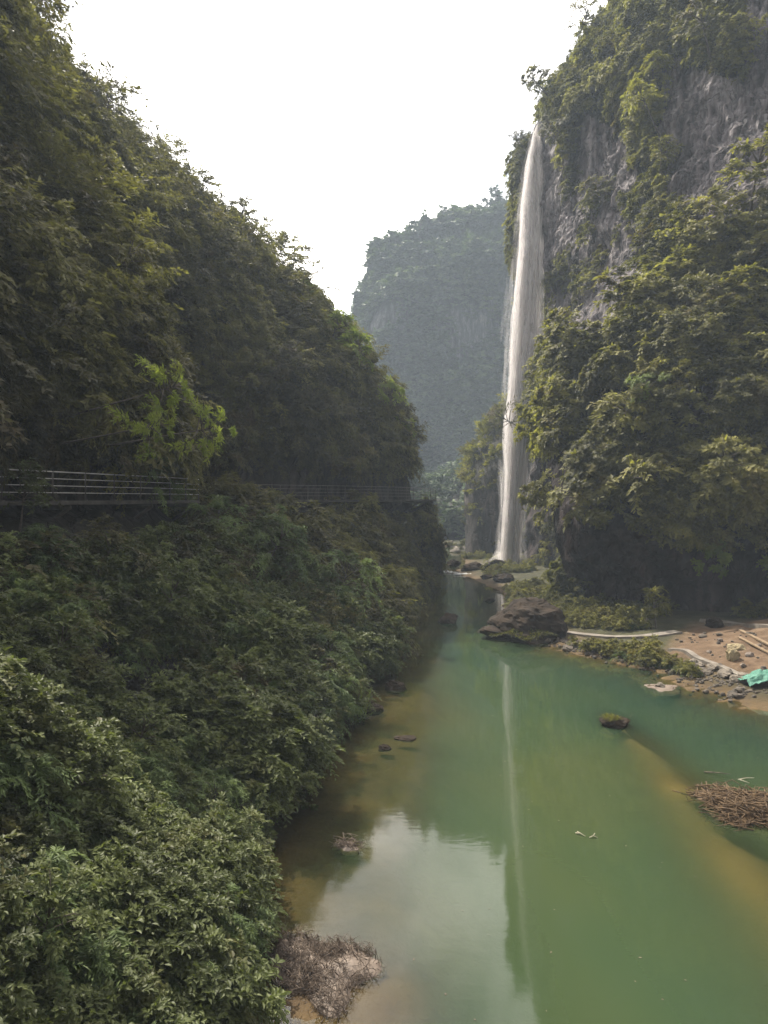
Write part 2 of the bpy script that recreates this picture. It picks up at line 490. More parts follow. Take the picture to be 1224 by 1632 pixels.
def ground_z(x, y):
    x = np.asarray(x, float); y = np.asarray(y, float)
    P = np.stack([x, y, np.zeros_like(x)], -1)
    wob = 0.7 * fbm(P * 0.35, 3, 5)
    l = np.interp(y, LX[:, 0], LX[:, 1]) + wob
    r = np.interp(y, RX[:, 0], RX[:, 1]) + wob
    dl, dr = x - l, r - x
    shelf = 0.10 + 0.10 * np.clip(dl, 0, 4) + 0.6 * np.clip(dl - 3.2, 0, 5)
    deep = np.minimum(np.minimum(shelf, 0.10 + 0.24 * np.clip(dr, 0, 40)), 2.6)
    # the submerged sand bar that trails from the islet
    bx = np.interp(y, [10, 18, 25, 30, 34], [9.3, 9.6, 10.3, 10.6, 10.4])
    bw = np.interp(y, [10, 18, 25, 30, 34, 36], [3.4, 2.9, 2.3, 1.6, 1.0, 0.5])
    bar = np.exp(-((x - bx) / bw) ** 2) * sstep(8, 14, y) * (1 - sstep(33.5, 36.5, y))
    deep = deep * (1 - bar * (0.86 + 0.12 * fbm(P * 0.5, 3, 19)))
    # a shelf of mud in front of the debris pile (bottom left)
    sp = np.exp(-(((x + 0.9) / 1.5) ** 2 + ((y - 14.6) / 1.7) ** 2))
    deep = deep * (1 - 0.97 * np.clip(sp * 1.4, 0, 1))
    z = -deep
    # banks
    rise = -dr
    bank = np.where(rise > 0, 0.02 + 0.16 * np.clip(rise, 0, 5) + 0.04 * np.clip(rise - 5, 0, 30), z)
    z = np.where(rise > 0, np.minimum(bank, 2.2), z)
    z = np.where(dl < 0, -0.10, z)
    # the soil slope dug on the right bank
    t = (x - 17.2) * 0.80 + (y - 45.6) * 0.30
    t = np.minimum(t, (x - 17.6 - 0.62 * np.maximum(y - 45.5, 0)) * 0.9)
    side = sstep(-1.2, 0.6, t) * sstep(34.5, 37.5, y) * (1 - sstep(50.5, 55, y))
    # ledges of bedrock that just break the shallows off the right shore
    S_ = np.stack([x * 0.55 + y * 0.35, y * 1.5 - x * 0.5, 0 * x], -1)
    led = (1 - 2.2 * np.abs(fbm(S_, 3, 15))) * np.exp(-((dr - 1.6) / 2.6) ** 2) * sstep(33, 36, y) * (1 - sstep(50, 56, y))
    z = np.where(dr > 0, np.maximum(z, np.minimum(z + 0.55 * np.clip(led, 0, 1), 0.10)), z)
    soil = side * (0.75 + 0.20 * np.clip(t, 0, 9))
    z = np.where(side > 0.02, np.maximum(z, soil), z)
    # far end of the gorge floor
    z = z + sstep(146, 160, y) * (0.8 - np.minimum(z, 0)) + sstep(165, 330, y) * 12.0
    z = z + np.where(z > 0, 0.14, 0.05) * fbm(P * 0.9, 4, 9)
    out = sstep(80, 160, np.abs(x - 8)) * 20.0
    return z + out, np.where(z > 0.1, side * np.where(t > -0.6, 1, 0), 0)

def build_ground():
    def axis(fine0, fine1, step, lo, hi):
        a = list(np.arange(fine0, fine1 + 1e-6, step))
        s = step
        v = fine1
        while v < hi:
            s = min(s * 1.25, 60); v += s; a.append(min(v, hi))
        s = step; v = fine0
        while v > lo:
            s = min(s * 1.25, 60); v -= s; a.insert(0, max(v, lo))
        return np.array(a)
    xs = axis(-6, 32, 0.30, -1500, 1500)
    ys = axis(8, 118, 0.30, -600, 2200)
    X, Y = np.meshgrid(xs, ys, indexing='ij')
    Z, soil = ground_z(X, Y)
    G = np.stack([X, Y, Z], -1)
    me = mesh_np('ground', G.reshape(-1, 3), grid_faces(len(xs), len(ys)), True, {'soil': soil.ravel(), 'sand': (np.exp(-((X - np.interp(Y, [10, 18, 25, 30, 34], [9.3, 9.6, 10.3, 10.6, 10.4])) / 3.2) ** 2) * sstep(5, 12, Y) * (1 - sstep(35, 37, Y))).ravel()})
    m, t = mat('ground_earth')
    n1 = noise(t, 0.8, 7, 0.6)
    grass = ramp(t, [(0.3, (0.022, 0.021, 0.011)), (0.6, (0.050, 0.048, 0.022)), (0.8, (0.09, 0.078, 0.042))]); L(t, n1, grass.inputs['Fac'])
    soilr = ramp(t, [(0.3, (0.065, 0.040, 0.024)), (0.55, (0.115, 0.075, 0.045)), (0.8, (0.19, 0.14, 0.095))]); L(t, noise(t, 1.3, 8, 0.65), soilr.inputs['Fac'])
    bed = ramp(t, [(0.3, (0.045, 0.030, 0.018)), (0.6, (0.10, 0.066, 0.030)), (0.8, (0.15, 0.105, 0.05))]); L(t, noise(t, 0.5, 6, 0.6), bed.inputs['Fac'])
    at = N(t, 'ShaderNodeAttribute', attribute_name='soil')
    g = N(t, 'ShaderNodeNewGeometry')
    sx = N(t, 'ShaderNodeSeparateXYZ'); L(t, g.outputs['Position'], sx.inputs[0])
    mr = N(t, 'ShaderNodeMapRange'); mr.inputs[1].default_value = 0.05; mr.inputs[2].default_value = 0.45
    L(t, sx.outputs['Z'], mr.inputs[0])
    sa = N(t, 'ShaderNodeAttribute', attribute_name='sand')
    bc = mixrgb(t, bed.outputs['Color'], (0.20, 0.145, 0.066), sa.outputs['Fac'])
    c = mixrgb(t, bc, grass.outputs['Color'], mr.outputs[0])
    c = mixrgb(t, c, soilr.outputs['Color'], at.outputs['Fac'])
    p = N(t, 'ShaderNodeBsdfPrincipled'); p.inputs['Roughness'].default_value = 0.9; p.inputs['Specular IOR Level'].default_value = 0.2
    L(t, c, p.inputs['Base Color'])
    b = N(t, 'ShaderNodeBump'); b.inputs['Strength'].default_value = 0.8; b.inputs['Distance'].default_value = 0.15
    L(t, noise(t, 3.5, 8, 0.7), b.inputs['Height']); L(t, b.outputs[0], p.inputs['Normal'])
    o = N(t, 'ShaderNodeOutputMaterial'); L(t, p.outputs[0], o.inputs[0])
    ob = link('ground', me, m)
    tag(ob, kind='structure')

def build_water():
    xs = np.arange(-8, 30.01, 0.4); ys = np.concatenate([np.arange(-60, 8, 2.0), np.arange(8, 60, 0.4), np.arange(60, 172, 1.0)])
    X, Y = np.meshgrid(xs, ys, indexing='ij')
    Z, _ = ground_z(X, Y)
    G = np.stack([X, Y, np.zeros_like(X)], -1)
    me = mesh_np('river_water', G.reshape(-1, 3), grid_faces(len(xs), len(ys)), True, {'depth': np.clip(-Z, 0, 4).ravel()})
    m, t = mat('river_water')
    at = N(t, 'ShaderNodeAttribute', attribute_name='depth')
    # milky body colour: emerald with olive drifts
    cr = ramp(t, [(0.36, (0.020, 0.042, 0.025)), (0.5, (0.032, 0.050, 0.022)), (0.64, (0.046, 0.055, 0.020))])
    L(t, noise(t, 0.075, 3, 0.5, stretch=(1.0, 0.55, 1.0)), cr.inputs['Fac'])
    df = N(t, 'ShaderNodeBsdfDiffuse'); L(t, cr.outputs['Color'], df.inputs['Color'])
    tr = N(t, 'ShaderNodeBsdfTransparent'); tr.inputs['Color'].default_value = (0.80, 0.80, 0.62, 1)
    e = N(t, 'ShaderNodeMath', operation='MULTIPLY'); e.inputs[1].default_value = -1.25
    L(t, at.outputs['Fac'], e.inputs[0])
    ex = N(t, 'ShaderNodeMath', operation='EXPONENT'); L(t, e.outputs[0], ex.inputs[0])
    m1 = N(t, 'ShaderNodeMixShader'); L(t, ex.outputs[0], m1.inputs[0]); L(t, df.outputs[0], m1.inputs[1]); L(t, tr.outputs[0], m1.inputs[2])
    b1 = N(t, 'ShaderNodeBump'); b1.inputs['Strength'].default_value = 0.10; b1.inputs['Distance'].default_value = 0.02
    L(t, noise(t, 1.7, 6, 0.55, stretch=(0.6, 1.6, 1.0)), b1.inputs['Height'])
    gl = N(t, 'ShaderNodeBsdfGlossy'); gl.inputs['Roughness'].default_value = 0.018
    L(t, b1.outputs[0], gl.inputs['Normal'])
    fr = N(t, 'ShaderNodeFresnel'); fr.inputs['IOR'].default_value = 1.33
    L(t, b1.outputs[0], fr.inputs['Normal'])
    m2 = N(t, 'ShaderNodeMixShader'); L(t, fr.outputs[0], m2.inputs[0]); L(t, m1.outputs[0], m2.inputs[1]); L(t, gl.outputs[0], m2.inputs[2])
    o = N(t, 'ShaderNodeOutputMaterial'); L(t, m2.outputs[0], o.inputs[0])
    ob = link('river_water', me, m)
    tag(ob, kind='structure')

build_ground()
build_water()

# ------------------------------------------------------------------ landforms
class Surf:
    pass

def landform(name, ctrl, nu, nv, material, disp, bare=None, flip=False, wet=None):  # wet: mask of the shade painted into the rock's colour
    """ctrl: (stations, levels, 3). Interpolates both ways, displaces along the normal, links one mesh"""
    C = np.asarray(ctrl, float)
    su = np.concatenate([[0], np.cumsum(np.linalg.norm(np.diff(C.mean(1), axis=0), axis=1))])
    A = cubic(su, C, np.linspace(0, su[-1], nu))
    A = np.swapaxes(A, 0, 1)
    sv = np.concatenate([[0], np.cumsum(np.linalg.norm(np.diff(C.mean(0), axis=0), axis=1))])
    A = cubic(sv, A, np.linspace(0, sv[-1], nv))
    G = np.swapaxes(A, 0, 1)
    n = grid_normals(G)
    if flip: n = -n
    G = G + n * disp(G)[..., None]
    n = grid_normals(G)
    if flip: n = -n
    s = Surf()
    s.G, s.n = G, n
    b = bare(G) if bare else np.zeros(G.shape[:2])
    s.bare = b
    fcs = grid_faces(nu, nv)
    if flip: fcs = fcs[:, ::-1]
    me = mesh_np(name, G.reshape(-1, 3), fcs, name != 'cliff_right', {'soil': (1 - b).ravel() * 0.55, 'wet': (wet(G) if wet else 0 * b).ravel()})  # 'wet' holds the painted shade of the overhang
    s.ob = link(name, me, material)
    tag(s.ob, kind='structure')
    # sampling table
    a = np.linalg.norm(np.cross(G[1:, :-1] - G[:-1, :-1], G[:-1, 1:] - G[:-1, :-1]), axis=-1)
    s.area = a
    return s

def sample(s, count, rng, weight=None):
    w = s.area.copy()
    if weight is not None:
        w = w * weight[:-1, :-1]
    c = np.cumsum(w.ravel())
    i = np.searchsorted(c, rng.random(count) * c[-1])
    i = np.clip(i, 0, len(c) - 1)
    iu, iv = np.unravel_index(i, w.shape)
    fu, fv = rng.random(count)[:, None], rng.random(count)[:, None]
    G = s.G
    P = (G[iu, iv] * (1 - fu) + G[iu + 1, iv] * fu) * (1 - fv) + (G[iu, iv + 1] * (1 - fu) + G[iu + 1, iv + 1] * fu) * fv
    return P, s.n[iu, iv], s.bare[iu, iv]

def at_pixel(s, px, py):
    """nearest point of a landform that is seen at a spot of the survey sheet, with its normal"""
    q = proj(s.G)
    d = np.hypot(q[..., 0] - px, q[..., 1] - py)
    lim = max(d.min() * 1.5, 14)
    cand = np.where((d < lim) & (s.G[..., 1] > 4), s.G[..., 1], 1e9)
    i = np.unravel_index(np.argmin(cand), cand.shape)
    return s.G[i], s.n[i]

# --- the left hillside: for each distance, the wall's x at each height
ZL = [-2, 0, 2, 5, 10, 15, 20, 25, 32, 40, 50, 60, 75]
LEFT = [
    (-14, [-1.8, -2.0, -3.5, -6.0, -12, -15, -18, -21, -25, -30, -37, -44, -56]),
    (8,   [-2.3, -2.6, -4.2, -6.6, -12, -15.5, -18, -20.5, -24, -28, -36, -43, -56]),
    (14,  [-2.4, -2.7, -4.5, -6.9, -12.5, -16, -18, -20, -23, -27, -34, -42, -56]),
    (20,  [-3.0, -3.3, -5.4, -8.4, -15, -16.5, -18, -20, -22.5, -26, -32, -41, -55]),
    (29,  [-2.0, -2.3, -5.0, -9.0, -15.8, -16, -17.5, -19, -22, -25.5, -31, -39, -52]),
    (36,  [-1.1, -1.4, -4.5, -8.0, -14.0, -14.5, -16, -18, -21, -25, -31, -39, -51]),
    (43,  [-0.2, -0.4, -3.4, -7.0, -12.4, -12.7, -14, -16.5, -20, -24.5, -31, -39, -50]),
    (49,  [0.2, 0.0, -2.5, -6.0, -14.5, -15, -16, -17.5, -20, -24, -31, -39, -50]),
    (55,  [1.0, 0.7, -1.5, -4.5, -16.0, -16, -16.5, -17.5, -20, -24, -31, -39, -50]),
    (60,  [1.4, 1.2, -0.5, -3.0, -11.5, -12, -13, -15, -18, -23, -31, -39, -50]),
    (66,  [2.0, 1.8, 0.5, -0.8, -5.0, -5.5, -7.5, -11, -17.0, -24, -33.0, -41, -51]),
    (74,  [3.1, 3.0, 2.7, 2.2, 0.3, -0.6, -2.4, -5, -11.5, -20, -31, -40, -50]),
    (82,  [4.6, 4.5, 4.4, 4.2, 3.2, 2.4, 0.9, -1.2, -6.5, -18, -29, -39.5, -50]),
    (90,  [5.7, 5.6, 5.5, 5.4, 5.0, 3.6, 1.8, -1.0, -8.0, -20, -32, -43, -54]),
    (98,  [6.3, 6.2, 6.2, 6.0, 5.4, 3.2, 0.6, -4.0, -12.0, -25, -37, -48, -59]),
    (106, [4.8, 4.6, 4.5, 4.2, 3.0, 0.5, -3, -8, -16, -27, -38, -48, -60]),
    (125, [-1, -1.5, -2, -3, -5, -8, -12, -17, -26, -38, -50, -60, -72]),
    (160, [-8, -9, -10, -12, -15, -19, -25, -31, -40, -52, -64, -74, -86]),
]
def draw_in(y, z):
    return np.interp(y, [10, 30, 50, 66, 85, 100, 125], [0.7, 0.9, 1.3, 1.8, 1.9, 1.8, 0.5]) * np.interp(z, [-1, 1, 4, 22, 28, 36, 44, 60], [0.45 + 0.5 * (80 < y < 110), 0.6, 1.0, 1.0, 1.6, 2.3, 1.9, 0.8])
ctrl = np.array([[(x - draw_in(y, z), y, z) for x, z in zip(xs, ZL)] for y, xs in LEFT])

def disp_left(G):
    d = 2.6 * fbm(G * np.array([0.10, 0.085, 0.07]), 3, 21) + 1.1 * fbm(G * 0.32 * np.array([1, 1, 0.6]), 4, 22)
    near = sstep(12, 30, G[..., 1])
    low = sstep(0, 4, G[..., 2])
    band = np.exp(-((G[..., 2] - 10.0) / 1.6) ** 2)            # the ledge that carries the walkway is kept plain
    return d * (0.35 + 0.65 * near) * (0.3 + 0.7 * low) * (1 - 0.85 * band)

def bare_left(G):
    q = proj(G)
    b = inpoly(q, [(0, 690), (200, 700), (320, 640), (420, 560), (560, 560), (640, 690), (690, 740), (690, 930), (640, 950), (480, 880), (330, 800), (0, 800)]) * 0.35
    b = np.maximum(b, inpoly(q, [(85, 1045), (150, 1030), (280, 1060), (410, 1085), (400, 1140), (250, 1180), (140, 1160), (90, 1110)]) * 0.97)
    b = np.maximum(b, inpoly(q, [(300, 800), (690, 800), (690, 920), (560, 930), (430, 880)]) * 0.6)
    b = np.maximum(b, np.exp(-((G[..., 2] - 10.3) / 1.3) ** 2) * 0.7)
    return b

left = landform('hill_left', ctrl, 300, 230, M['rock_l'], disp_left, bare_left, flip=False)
# outward is towards +x
if left.n[..., 0].mean() < 0:
    left.n = -left.n

# --- the right cliff: plan outline at each height, from behind the fall round to the near right
ZR = [-2, 3, 9, 18, 32, 50, 66, 78, 96]
RIGHT = [
    [(34, 140), (25, 118), (21.5, 109), (23.5, 97), (23.0, 82), (18.5, 67), (22, 62), (29, 59), (43, 55), (62, 49)],
    [(34, 140), (25, 118), (21.3, 108), (23.0, 97), (22.5, 82), (17.6, 66), (21, 61), (28.5, 58), (42.5, 54), (62, 48)],
    [(34, 140), (25.5, 118), (21.5, 108), (21.8, 98), (20.8, 82), (16.4, 63.5), (20, 58), (28, 54), (42, 50), (62, 44)],
    [(34, 140), (26.5, 118), (23.5, 107), (21.6, 97), (20.6, 82), (18.2, 70), (21.5, 62), (29, 58), (42, 54), (62, 47)],
    [(35, 140), (27, 120), (25.2, 109), (25.0, 99), (24.5, 87), (25.0, 79), (28, 72), (34, 67), (45, 61), (64, 52)],
    [(36, 140), (22.5, 122), (23.4, 110), (26.0, 101), (29.0, 92), (32.0, 84), (36, 79), (42, 75), (52, 70), (70, 62)],
    [(38, 142), (24.0, 124), (24.8, 112), (27.5, 103), (30.5, 95), (34.0, 88), (38.5, 83), (45, 79), (55, 75), (72, 68)],
    [(44, 148), (32, 130), (32.5, 116), (34.5, 106), (37, 99), (40, 93), (42.5, 88), (49, 84), (59, 80), (76, 74)],
    [(58, 165), (48, 146), (46.0, 130), (44.5, 118), (45.5, 110), (48.0, 103), (51.5, 98), (57, 94), (66, 90), (84, 84)],
]
ctrl = np.array([[(RIGHT[k][i][0], RIGHT[k][i][1], ZR[k]) for k in range(len(ZR))] for i in range(10)])
BARE_R = [
    ([(1060, 80), (1110, 110), (1160, 125), (1250, 115), (1250, 345), (1195, 360), (1150, 410), (1090, 370), (1045, 270)], 1.0),
    ([(1180, -80), (1300, -80), (1300, 220), (1190, 170)], 1.0),
    ([(845, 190), (900, 205), (915, 310), (930, 180), (1000, 215), (1030, 330), (1040, 450), (1000, 520), (905, 590), (830, 600), (830, 400)], 1.0),
    ([(815, 740), (865, 705), (920, 745), (945, 860), (945, 930), (815, 930)], 0.99),
    ([(925, 860), (1010, 840), (1100, 880), (1260, 905), (1260, 1010), (925, 1010)], 0.97),
    ([(935, 640), (965, 630), (975, 700), (945, 720)], 0.9),
    ([(1085, 590), (1150, 600), (1160, 680), (1100, 690)], 0.9),
]

def bare_right(G):
    q = proj(G)
    b = np.zeros(G.shape[:2])
    for poly, v in BARE_R:
        b = np.maximum(b, inpoly(q, poly) * v)
    return np.clip(b - 0.5 * np.clip(fbm(G * 0.13, 2, 8) - 0.12, 0, 1) * (b > 0), 0, 1)

def disp_right(G):
    S = G * np.array([1, 1, 0.16])
    fl = 1 - np.abs(fbm(S * 0.42, 4, 31)) * 2.0
    d = 1.1 * (fl - 0.5) + 0.5 * (1 - 2 * np.abs(fbm(S * 1.3, 3, 34))) + 0.34 * (1 - 2 * np.abs(fbm(G * np.array([2.2, 2.2, 0.7]), 3, 35)))
    lump = 2.5 * fbm(G * 0.11, 3, 33) + 1.3 * fbm(G * 0.30, 3, 36)
    slope = sstep(52, 34, G[..., 2])
    return d * (1 - 0.6 * slope) + lump * (0.45 + 0.55 * slope)

right = landform('cliff_right', ctrl, 460, 460, M['rock_r'], disp_right, bare_right, wet=lambda G: sstep(26, 19, G[..., 2] + 5 * fbm(G * 0.2, 3, 77)))  # the painted shade deepens towards the cliff's foot

# --- the wooded spur behind the fall
ZS = [-2, 4, 10, 16, 21, 26, 30]
SPUR = [
    [(40, 165), (22, 146), (14.6, 133), (13.6, 125), (16.5, 119), (23, 117), (32, 118)],
    [(40, 165), (22, 146), (14.4, 133), (13.3, 125), (16.3, 119), (23, 117), (32, 118)],
    [(40, 165), (21.5, 146), (13.8, 133), (13.0, 125.5), (16.0, 119), (23, 117), (32, 118)],
    [(41, 166), (22.5, 148), (14.8, 135), (14.0, 127), (17.0, 121), (23.5, 118.5), (32, 119)],
    [(43, 168), (25, 150), (18, 138), (16.8, 130), (19, 124), (24.5, 121), (33, 121)],
    [(45, 170), (28, 153), (23, 142), (21.8, 134), (23, 128), (27, 125), (34, 124)],
    [(50, 172), (36, 158), (32, 148), (31, 141), (31, 135), (33, 131), (38, 129)],
]
ctrl = np.array([[(SPUR[k][i][0] + 0.9, SPUR[k][i][1], ZS[k]) for k in range(len(ZS))] for i in range(7)])
def disp_spur(G): return 0.9 * fbm(G * 0.2, 3, 41) + 0.4 * fbm(G * 0.6, 3, 42)
spur = landform('hill_spur', ctrl, 110, 70, M['rock_l'], disp_spur, lambda G: (inpoly(proj(G), [(735, 790), (760, 770), (840, 770), (840, 930), (735, 930)]) * 0.92))

# --- the far wooded mountain and its pale cliff band
ZF = [-4, 30, 58, 66, 86, 100, 112, 119]
FX = [-60, -30, -16, -4, 10, 28, 52, 90, 150]
FZ = 1.04
FY = {-4: 252, 30: 266, 58: 277, 66: 280, 86: 283, 100: 291, 112: 302, 119: 318}
rows = []
for i, x in enumerate(FX):
    row = []
    for z in ZF:
        top = np.interp(x, [-60, -30, -16, -4, 10, 28, 52, 90, 150], [0.30, 0.48, 0.66, 0.88, 0.945, 0.995, 1.06, 1.10, 1.15])
        back = np.interp(x, [-60, -30, -14, 0], [60, 36, 12, 0])
        row.append((x + (z / 119) * np.interp(x, [-16, 10], [7, 0]), FY[z] + back, z * top * FZ))
    rows.append(row)
def disp_far(G):
    return 5.0 * fbm(G * 0.05, 3, 51) + 2.2 * fbm(G * np.array([1, 1, 0.3]) * 0.14, 4, 52)
def bare_far(G):
    z = G[..., 2] + 9 * fbm(G * 0.035, 2, 55)
    return np.clip(sstep(58, 66, z) * (1 - sstep(78, 90, z)) * (1.0 * (fbm(G * np.array([1, 1, 0.2]) * 0.13, 3, 56) > 0.0)), 0, 0.93)
far = landform('mountain_far', rows, 200, 120, M['rock_f'], disp_far, bare_far)

# --- low wooded bank at the head of the reach
rows = []
for x, h in ((-45, 26), (-20, 22), (-4, 17), (6, 13), (13, 11), (20, 14), (34, 22), (60, 30)):
    rows.append([(x, 164, -1), (x, 168, h * 0.35), (x, 178, h * 0.8), (x, 196, h * 1.05), (x, 225, h * 1.1)])
head = landform('hill_head', rows, 90, 40, M['rock_l'], lambda G: 1.2 * fbm(G * 0.15, 3, 61))
for s in (right, spur, far, head):
    v = np.array([0, 0, EYE]) - s.G
    if (np.sum(v * s.n, -1)).mean() < 0:
        s.n = -s.n

# ------------------------------------------------------------------ plants
def leaves_mesh(base, dirn, nrm, length, width, var, fold=False):
    """one small leaf per row; kite of 4 points, or 6 points folded on the midrib"""
    side = np.cross(dirn, nrm)
    side /= np.linalg.norm(side, axis=1, keepdims=True) + 1e-9
    up = np.cross(side, dirn)
    l, w = length[:, None], width[:, None]
    n = len(base)
    tip = base + dirn * l - up * l * 0.12
    if not fold:
        a = base + dirn * l * 0.45 + side * w * 0.5
        b = base + dirn * l * 0.45 - side * w * 0.5
        V = np.stack([base, a, tip, b], 1).reshape(-1, 3)
        f = np.arange(4 * n).reshape(n, 4)
        return V, f, np.repeat(var, 4)
    c = base + dirn * l * 0.5 - up * l * 0.02
    a = base + dirn * l * 0.40 + side * w * 0.5 + up * w * 0.16
    b = base + dirn * l * 0.40 - side * w * 0.5 + up * w * 0.16
    a2 = base + dirn * l * 0.75 + side * w * 0.30 + up * w * 0.06
    b2 = base + dirn * l * 0.75 - side * w * 0.30 + up * w * 0.06
    V = np.stack([base, a, a2, tip, b2, b, c], 1).reshape(-1, 3)
    o = np.arange(n)[:, None] * 7
    f = np.concatenate([o + [[0, 1, 2, 6]], o + [[6, 2, 3, 3]], o + [[0, 6, 4, 5]], o + [[6, 3, 4, 4]]])
    tri = f[:, 2] == f[:, 3]
    return V, [f[~tri], f[tri][:, :3]], np.repeat(var, 7)

def plant_parts(seed, H, R, limbs, sprays, leaves, ll, lw, droop=0.5, fold=False, el0=75, el1=5, flat=0.35, trunk_r=0.06, tall=0.3, lacy=1.0):
    """a shrub or tree as (leaf mesh, wood mesh): stems carry limbs, limbs carry sprays of leaves"""
    rg = np.random.default_rng(seed)
    wood = MB()
    B, D, NN, LL, LW, VV = [], [], [], [], [], []
    top = np.array([rg.normal(0, 0.08) * R, rg.normal(0, 0.08) * R, H * 0.72])
    stem = np.array([[0, 0, -0.35 * H], [0, 0, 0], top * [0.5, 0.5, 0.5], top])
    wood.tube(stem, [trunk_r * 1.3, trunk_r, trunk_r * 0.7, trunk_r * 0.3], 7)
    for i in range(limbs):
        f = (i + 0.5) / limbs
        az = i * 2.399 + rg.normal(0, 0.35)
        el = math.radians(el1 + (el0 - el1) * f ** 1.3 + rg.normal(0, 9))
        h0 = H * (tall + (0.72 - tall) * f * rg.uniform(0.75, 1.0))
        d = np.array([math.cos(az) * math.cos(el), math.sin(az) * math.cos(el), math.sin(el)])
        ln = R * rg.uniform(0.65, 1.12) * (1.0 - 0.25 * f)
        o = stem[1] + (top - stem[1]) * min(1, h0 / (H * 0.72))
        mid = o + d * ln * 0.5 + [0, 0, 0.05 * ln]
        end = o + d * ln - np.array([0, 0, droop * 0.25 * ln])
        wood.tube([o, mid, end], [trunk_r * 0.5, trunk_r * 0.32, trunk_r * 0.12], 5)
        lv = rg.uniform(0.15, 0.85)
        for s in range(sprays):
            u = rg.uniform(0.25, 1.0) ** 0.7
            so = o + (mid - o) * min(1, 2 * u) if u < 0.5 else mid + (end - mid) * (2 * u - 1)
            sa = az + rg.normal(0, 0.8)
            se = el * 0.55 + rg.normal(0, 0.30)
            sd = np.array([math.cos(sa) * math.cos(se), math.sin(sa) * math.cos(se), math.sin(se)])
            sl = ln * rg.uniform(0.30, 0.60) * lacy
            t = (np.arange(leaves) + rg.random(leaves)) / leaves
            p = so + sd * sl * t[:, None] - np.array([0, 0, 1.0]) * (droop * sl * t ** 2)[:, None]
            hz = np.array([-sd[1], sd[0], 0]); hz /= np.linalg.norm(hz) + 1e-6
            sg = np.where(np.arange(leaves) % 2 == 0, 1, -1)[:, None]
            ldir = sd * rg.uniform(0.35, 0.9, (leaves, 1)) + hz * sg * rg.uniform(0.4, 1.0, (leaves, 1)) + rg.normal(0, 0.22, (leaves, 3))
            ldir[:, 2] -= droop * 0.5
            ldir /= np.linalg.norm(ldir, axis=1, keepdims=True)
            nn = np.array([0, 0, 1.0]) + rg.normal(0, flat, (leaves, 3)) + d * 0.25
            B.append(p); D.append(ldir); NN.append(nn)
            k = rg.uniform(0.65, 1.2, leaves)
            LL.append(ll * k); LW.append(lw * k * rg.uniform(0.8, 1.15, leaves))
            VV.append(np.clip(lv + rg.normal(0, 0.16, leaves), 0, 1))
            if s % 3 == 0:
                wood.tube([so, so + sd * sl * 0.6 - [0, 0, droop * sl * 0.3]], [trunk_r * 0.14, trunk_r * 0.05], 3)
    V, f, v = leaves_mesh(np.concatenate(B), np.concatenate(D), np.concatenate(NN), np.concatenate(LL), np.concatenate(LW), np.concatenate(VV), fold)
    return (V, f, v), wood

def tuft_parts(seed, n, h, w, spread=0.7):
    """an arching grass tuft: every blade a strip of four segments"""
    rg = np.random.default_rng(seed)
    V, f, v = [], [], []
    for i in range(n):
        az = rg.uniform(0, 2 * math.pi); L_ = h * rg.uniform(0.6, 1.15); lean = rg.uniform(0.15, 1.0) * spread
        o = np.array([rg.normal(0, 0.08) * h, rg.normal(0, 0.08) * h, -0.05])
        d = np.array([math.cos(az), math.sin(az), 0]); sd = np.array([-d[1], d[0], 0])
        b = len(V)
        for k in range(5):
            t = k / 4
            c = o + d * L_ * lean * t ** 1.6 + np.array([0, 0, L_ * (t - 0.62 * lean * t ** 2.4)])
            ww = w * (1 - t ** 1.5) + 0.001
            V += [c + sd * ww, c - sd * ww]
        for k in range(4):
            f.append((b + 2 * k, b + 2 * k + 2, b + 2 * k + 3, b + 2 * k + 1))
        v += [rg.uniform(0, 1)] * 10
    return np.array(V), np.array(f), np.array(v)

KIND = {}
SIZES = {}
def kind(key, part, leafmat, **kw):
    (V, f, v), wood = plant_parts(**kw)
    me = mesh_np(key + '_' + part, V, f, False, {'var': v}); me.materials.append(M[leafmat])
    wm = wood.mesh(key + '_stems'); wm.materials.append(M['bark'])
    KIND[key] = (me, wm, part)
    SIZES[key] = kw['R']

for i in range(3):
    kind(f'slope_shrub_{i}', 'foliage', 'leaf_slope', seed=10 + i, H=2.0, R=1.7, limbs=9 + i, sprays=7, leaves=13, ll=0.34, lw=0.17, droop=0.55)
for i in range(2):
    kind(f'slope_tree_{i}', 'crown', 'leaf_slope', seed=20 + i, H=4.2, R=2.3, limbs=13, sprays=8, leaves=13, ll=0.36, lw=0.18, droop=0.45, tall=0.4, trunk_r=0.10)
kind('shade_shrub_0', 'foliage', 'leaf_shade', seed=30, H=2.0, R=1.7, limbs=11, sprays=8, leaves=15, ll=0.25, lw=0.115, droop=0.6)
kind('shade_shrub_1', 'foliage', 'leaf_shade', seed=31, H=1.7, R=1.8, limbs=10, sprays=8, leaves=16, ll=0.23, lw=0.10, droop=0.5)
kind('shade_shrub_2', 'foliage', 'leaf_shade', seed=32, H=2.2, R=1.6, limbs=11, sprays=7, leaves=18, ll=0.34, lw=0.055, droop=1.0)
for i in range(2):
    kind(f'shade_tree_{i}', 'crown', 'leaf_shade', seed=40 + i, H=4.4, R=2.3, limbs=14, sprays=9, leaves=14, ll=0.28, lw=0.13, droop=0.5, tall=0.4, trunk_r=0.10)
for i in range(2):
    kind(f'broadleaf_bush_{i}', 'foliage', 'leaf_near', seed=50 + i, H=1.5, R=1.15, limbs=13, sprays=9, leaves=12, ll=0.15, lw=0.075, droop=0.45, fold=True, trunk_r=0.03, flat=0.45)
for i in range(2):
    kind(f'fine_bush_{i}', 'foliage', 'leaf_fern', seed=60 + i, H=1.2, R=1.1, limbs=12, sprays=9, leaves=20, ll=0.13, lw=0.038, droop=0.8, trunk_r=0.025)
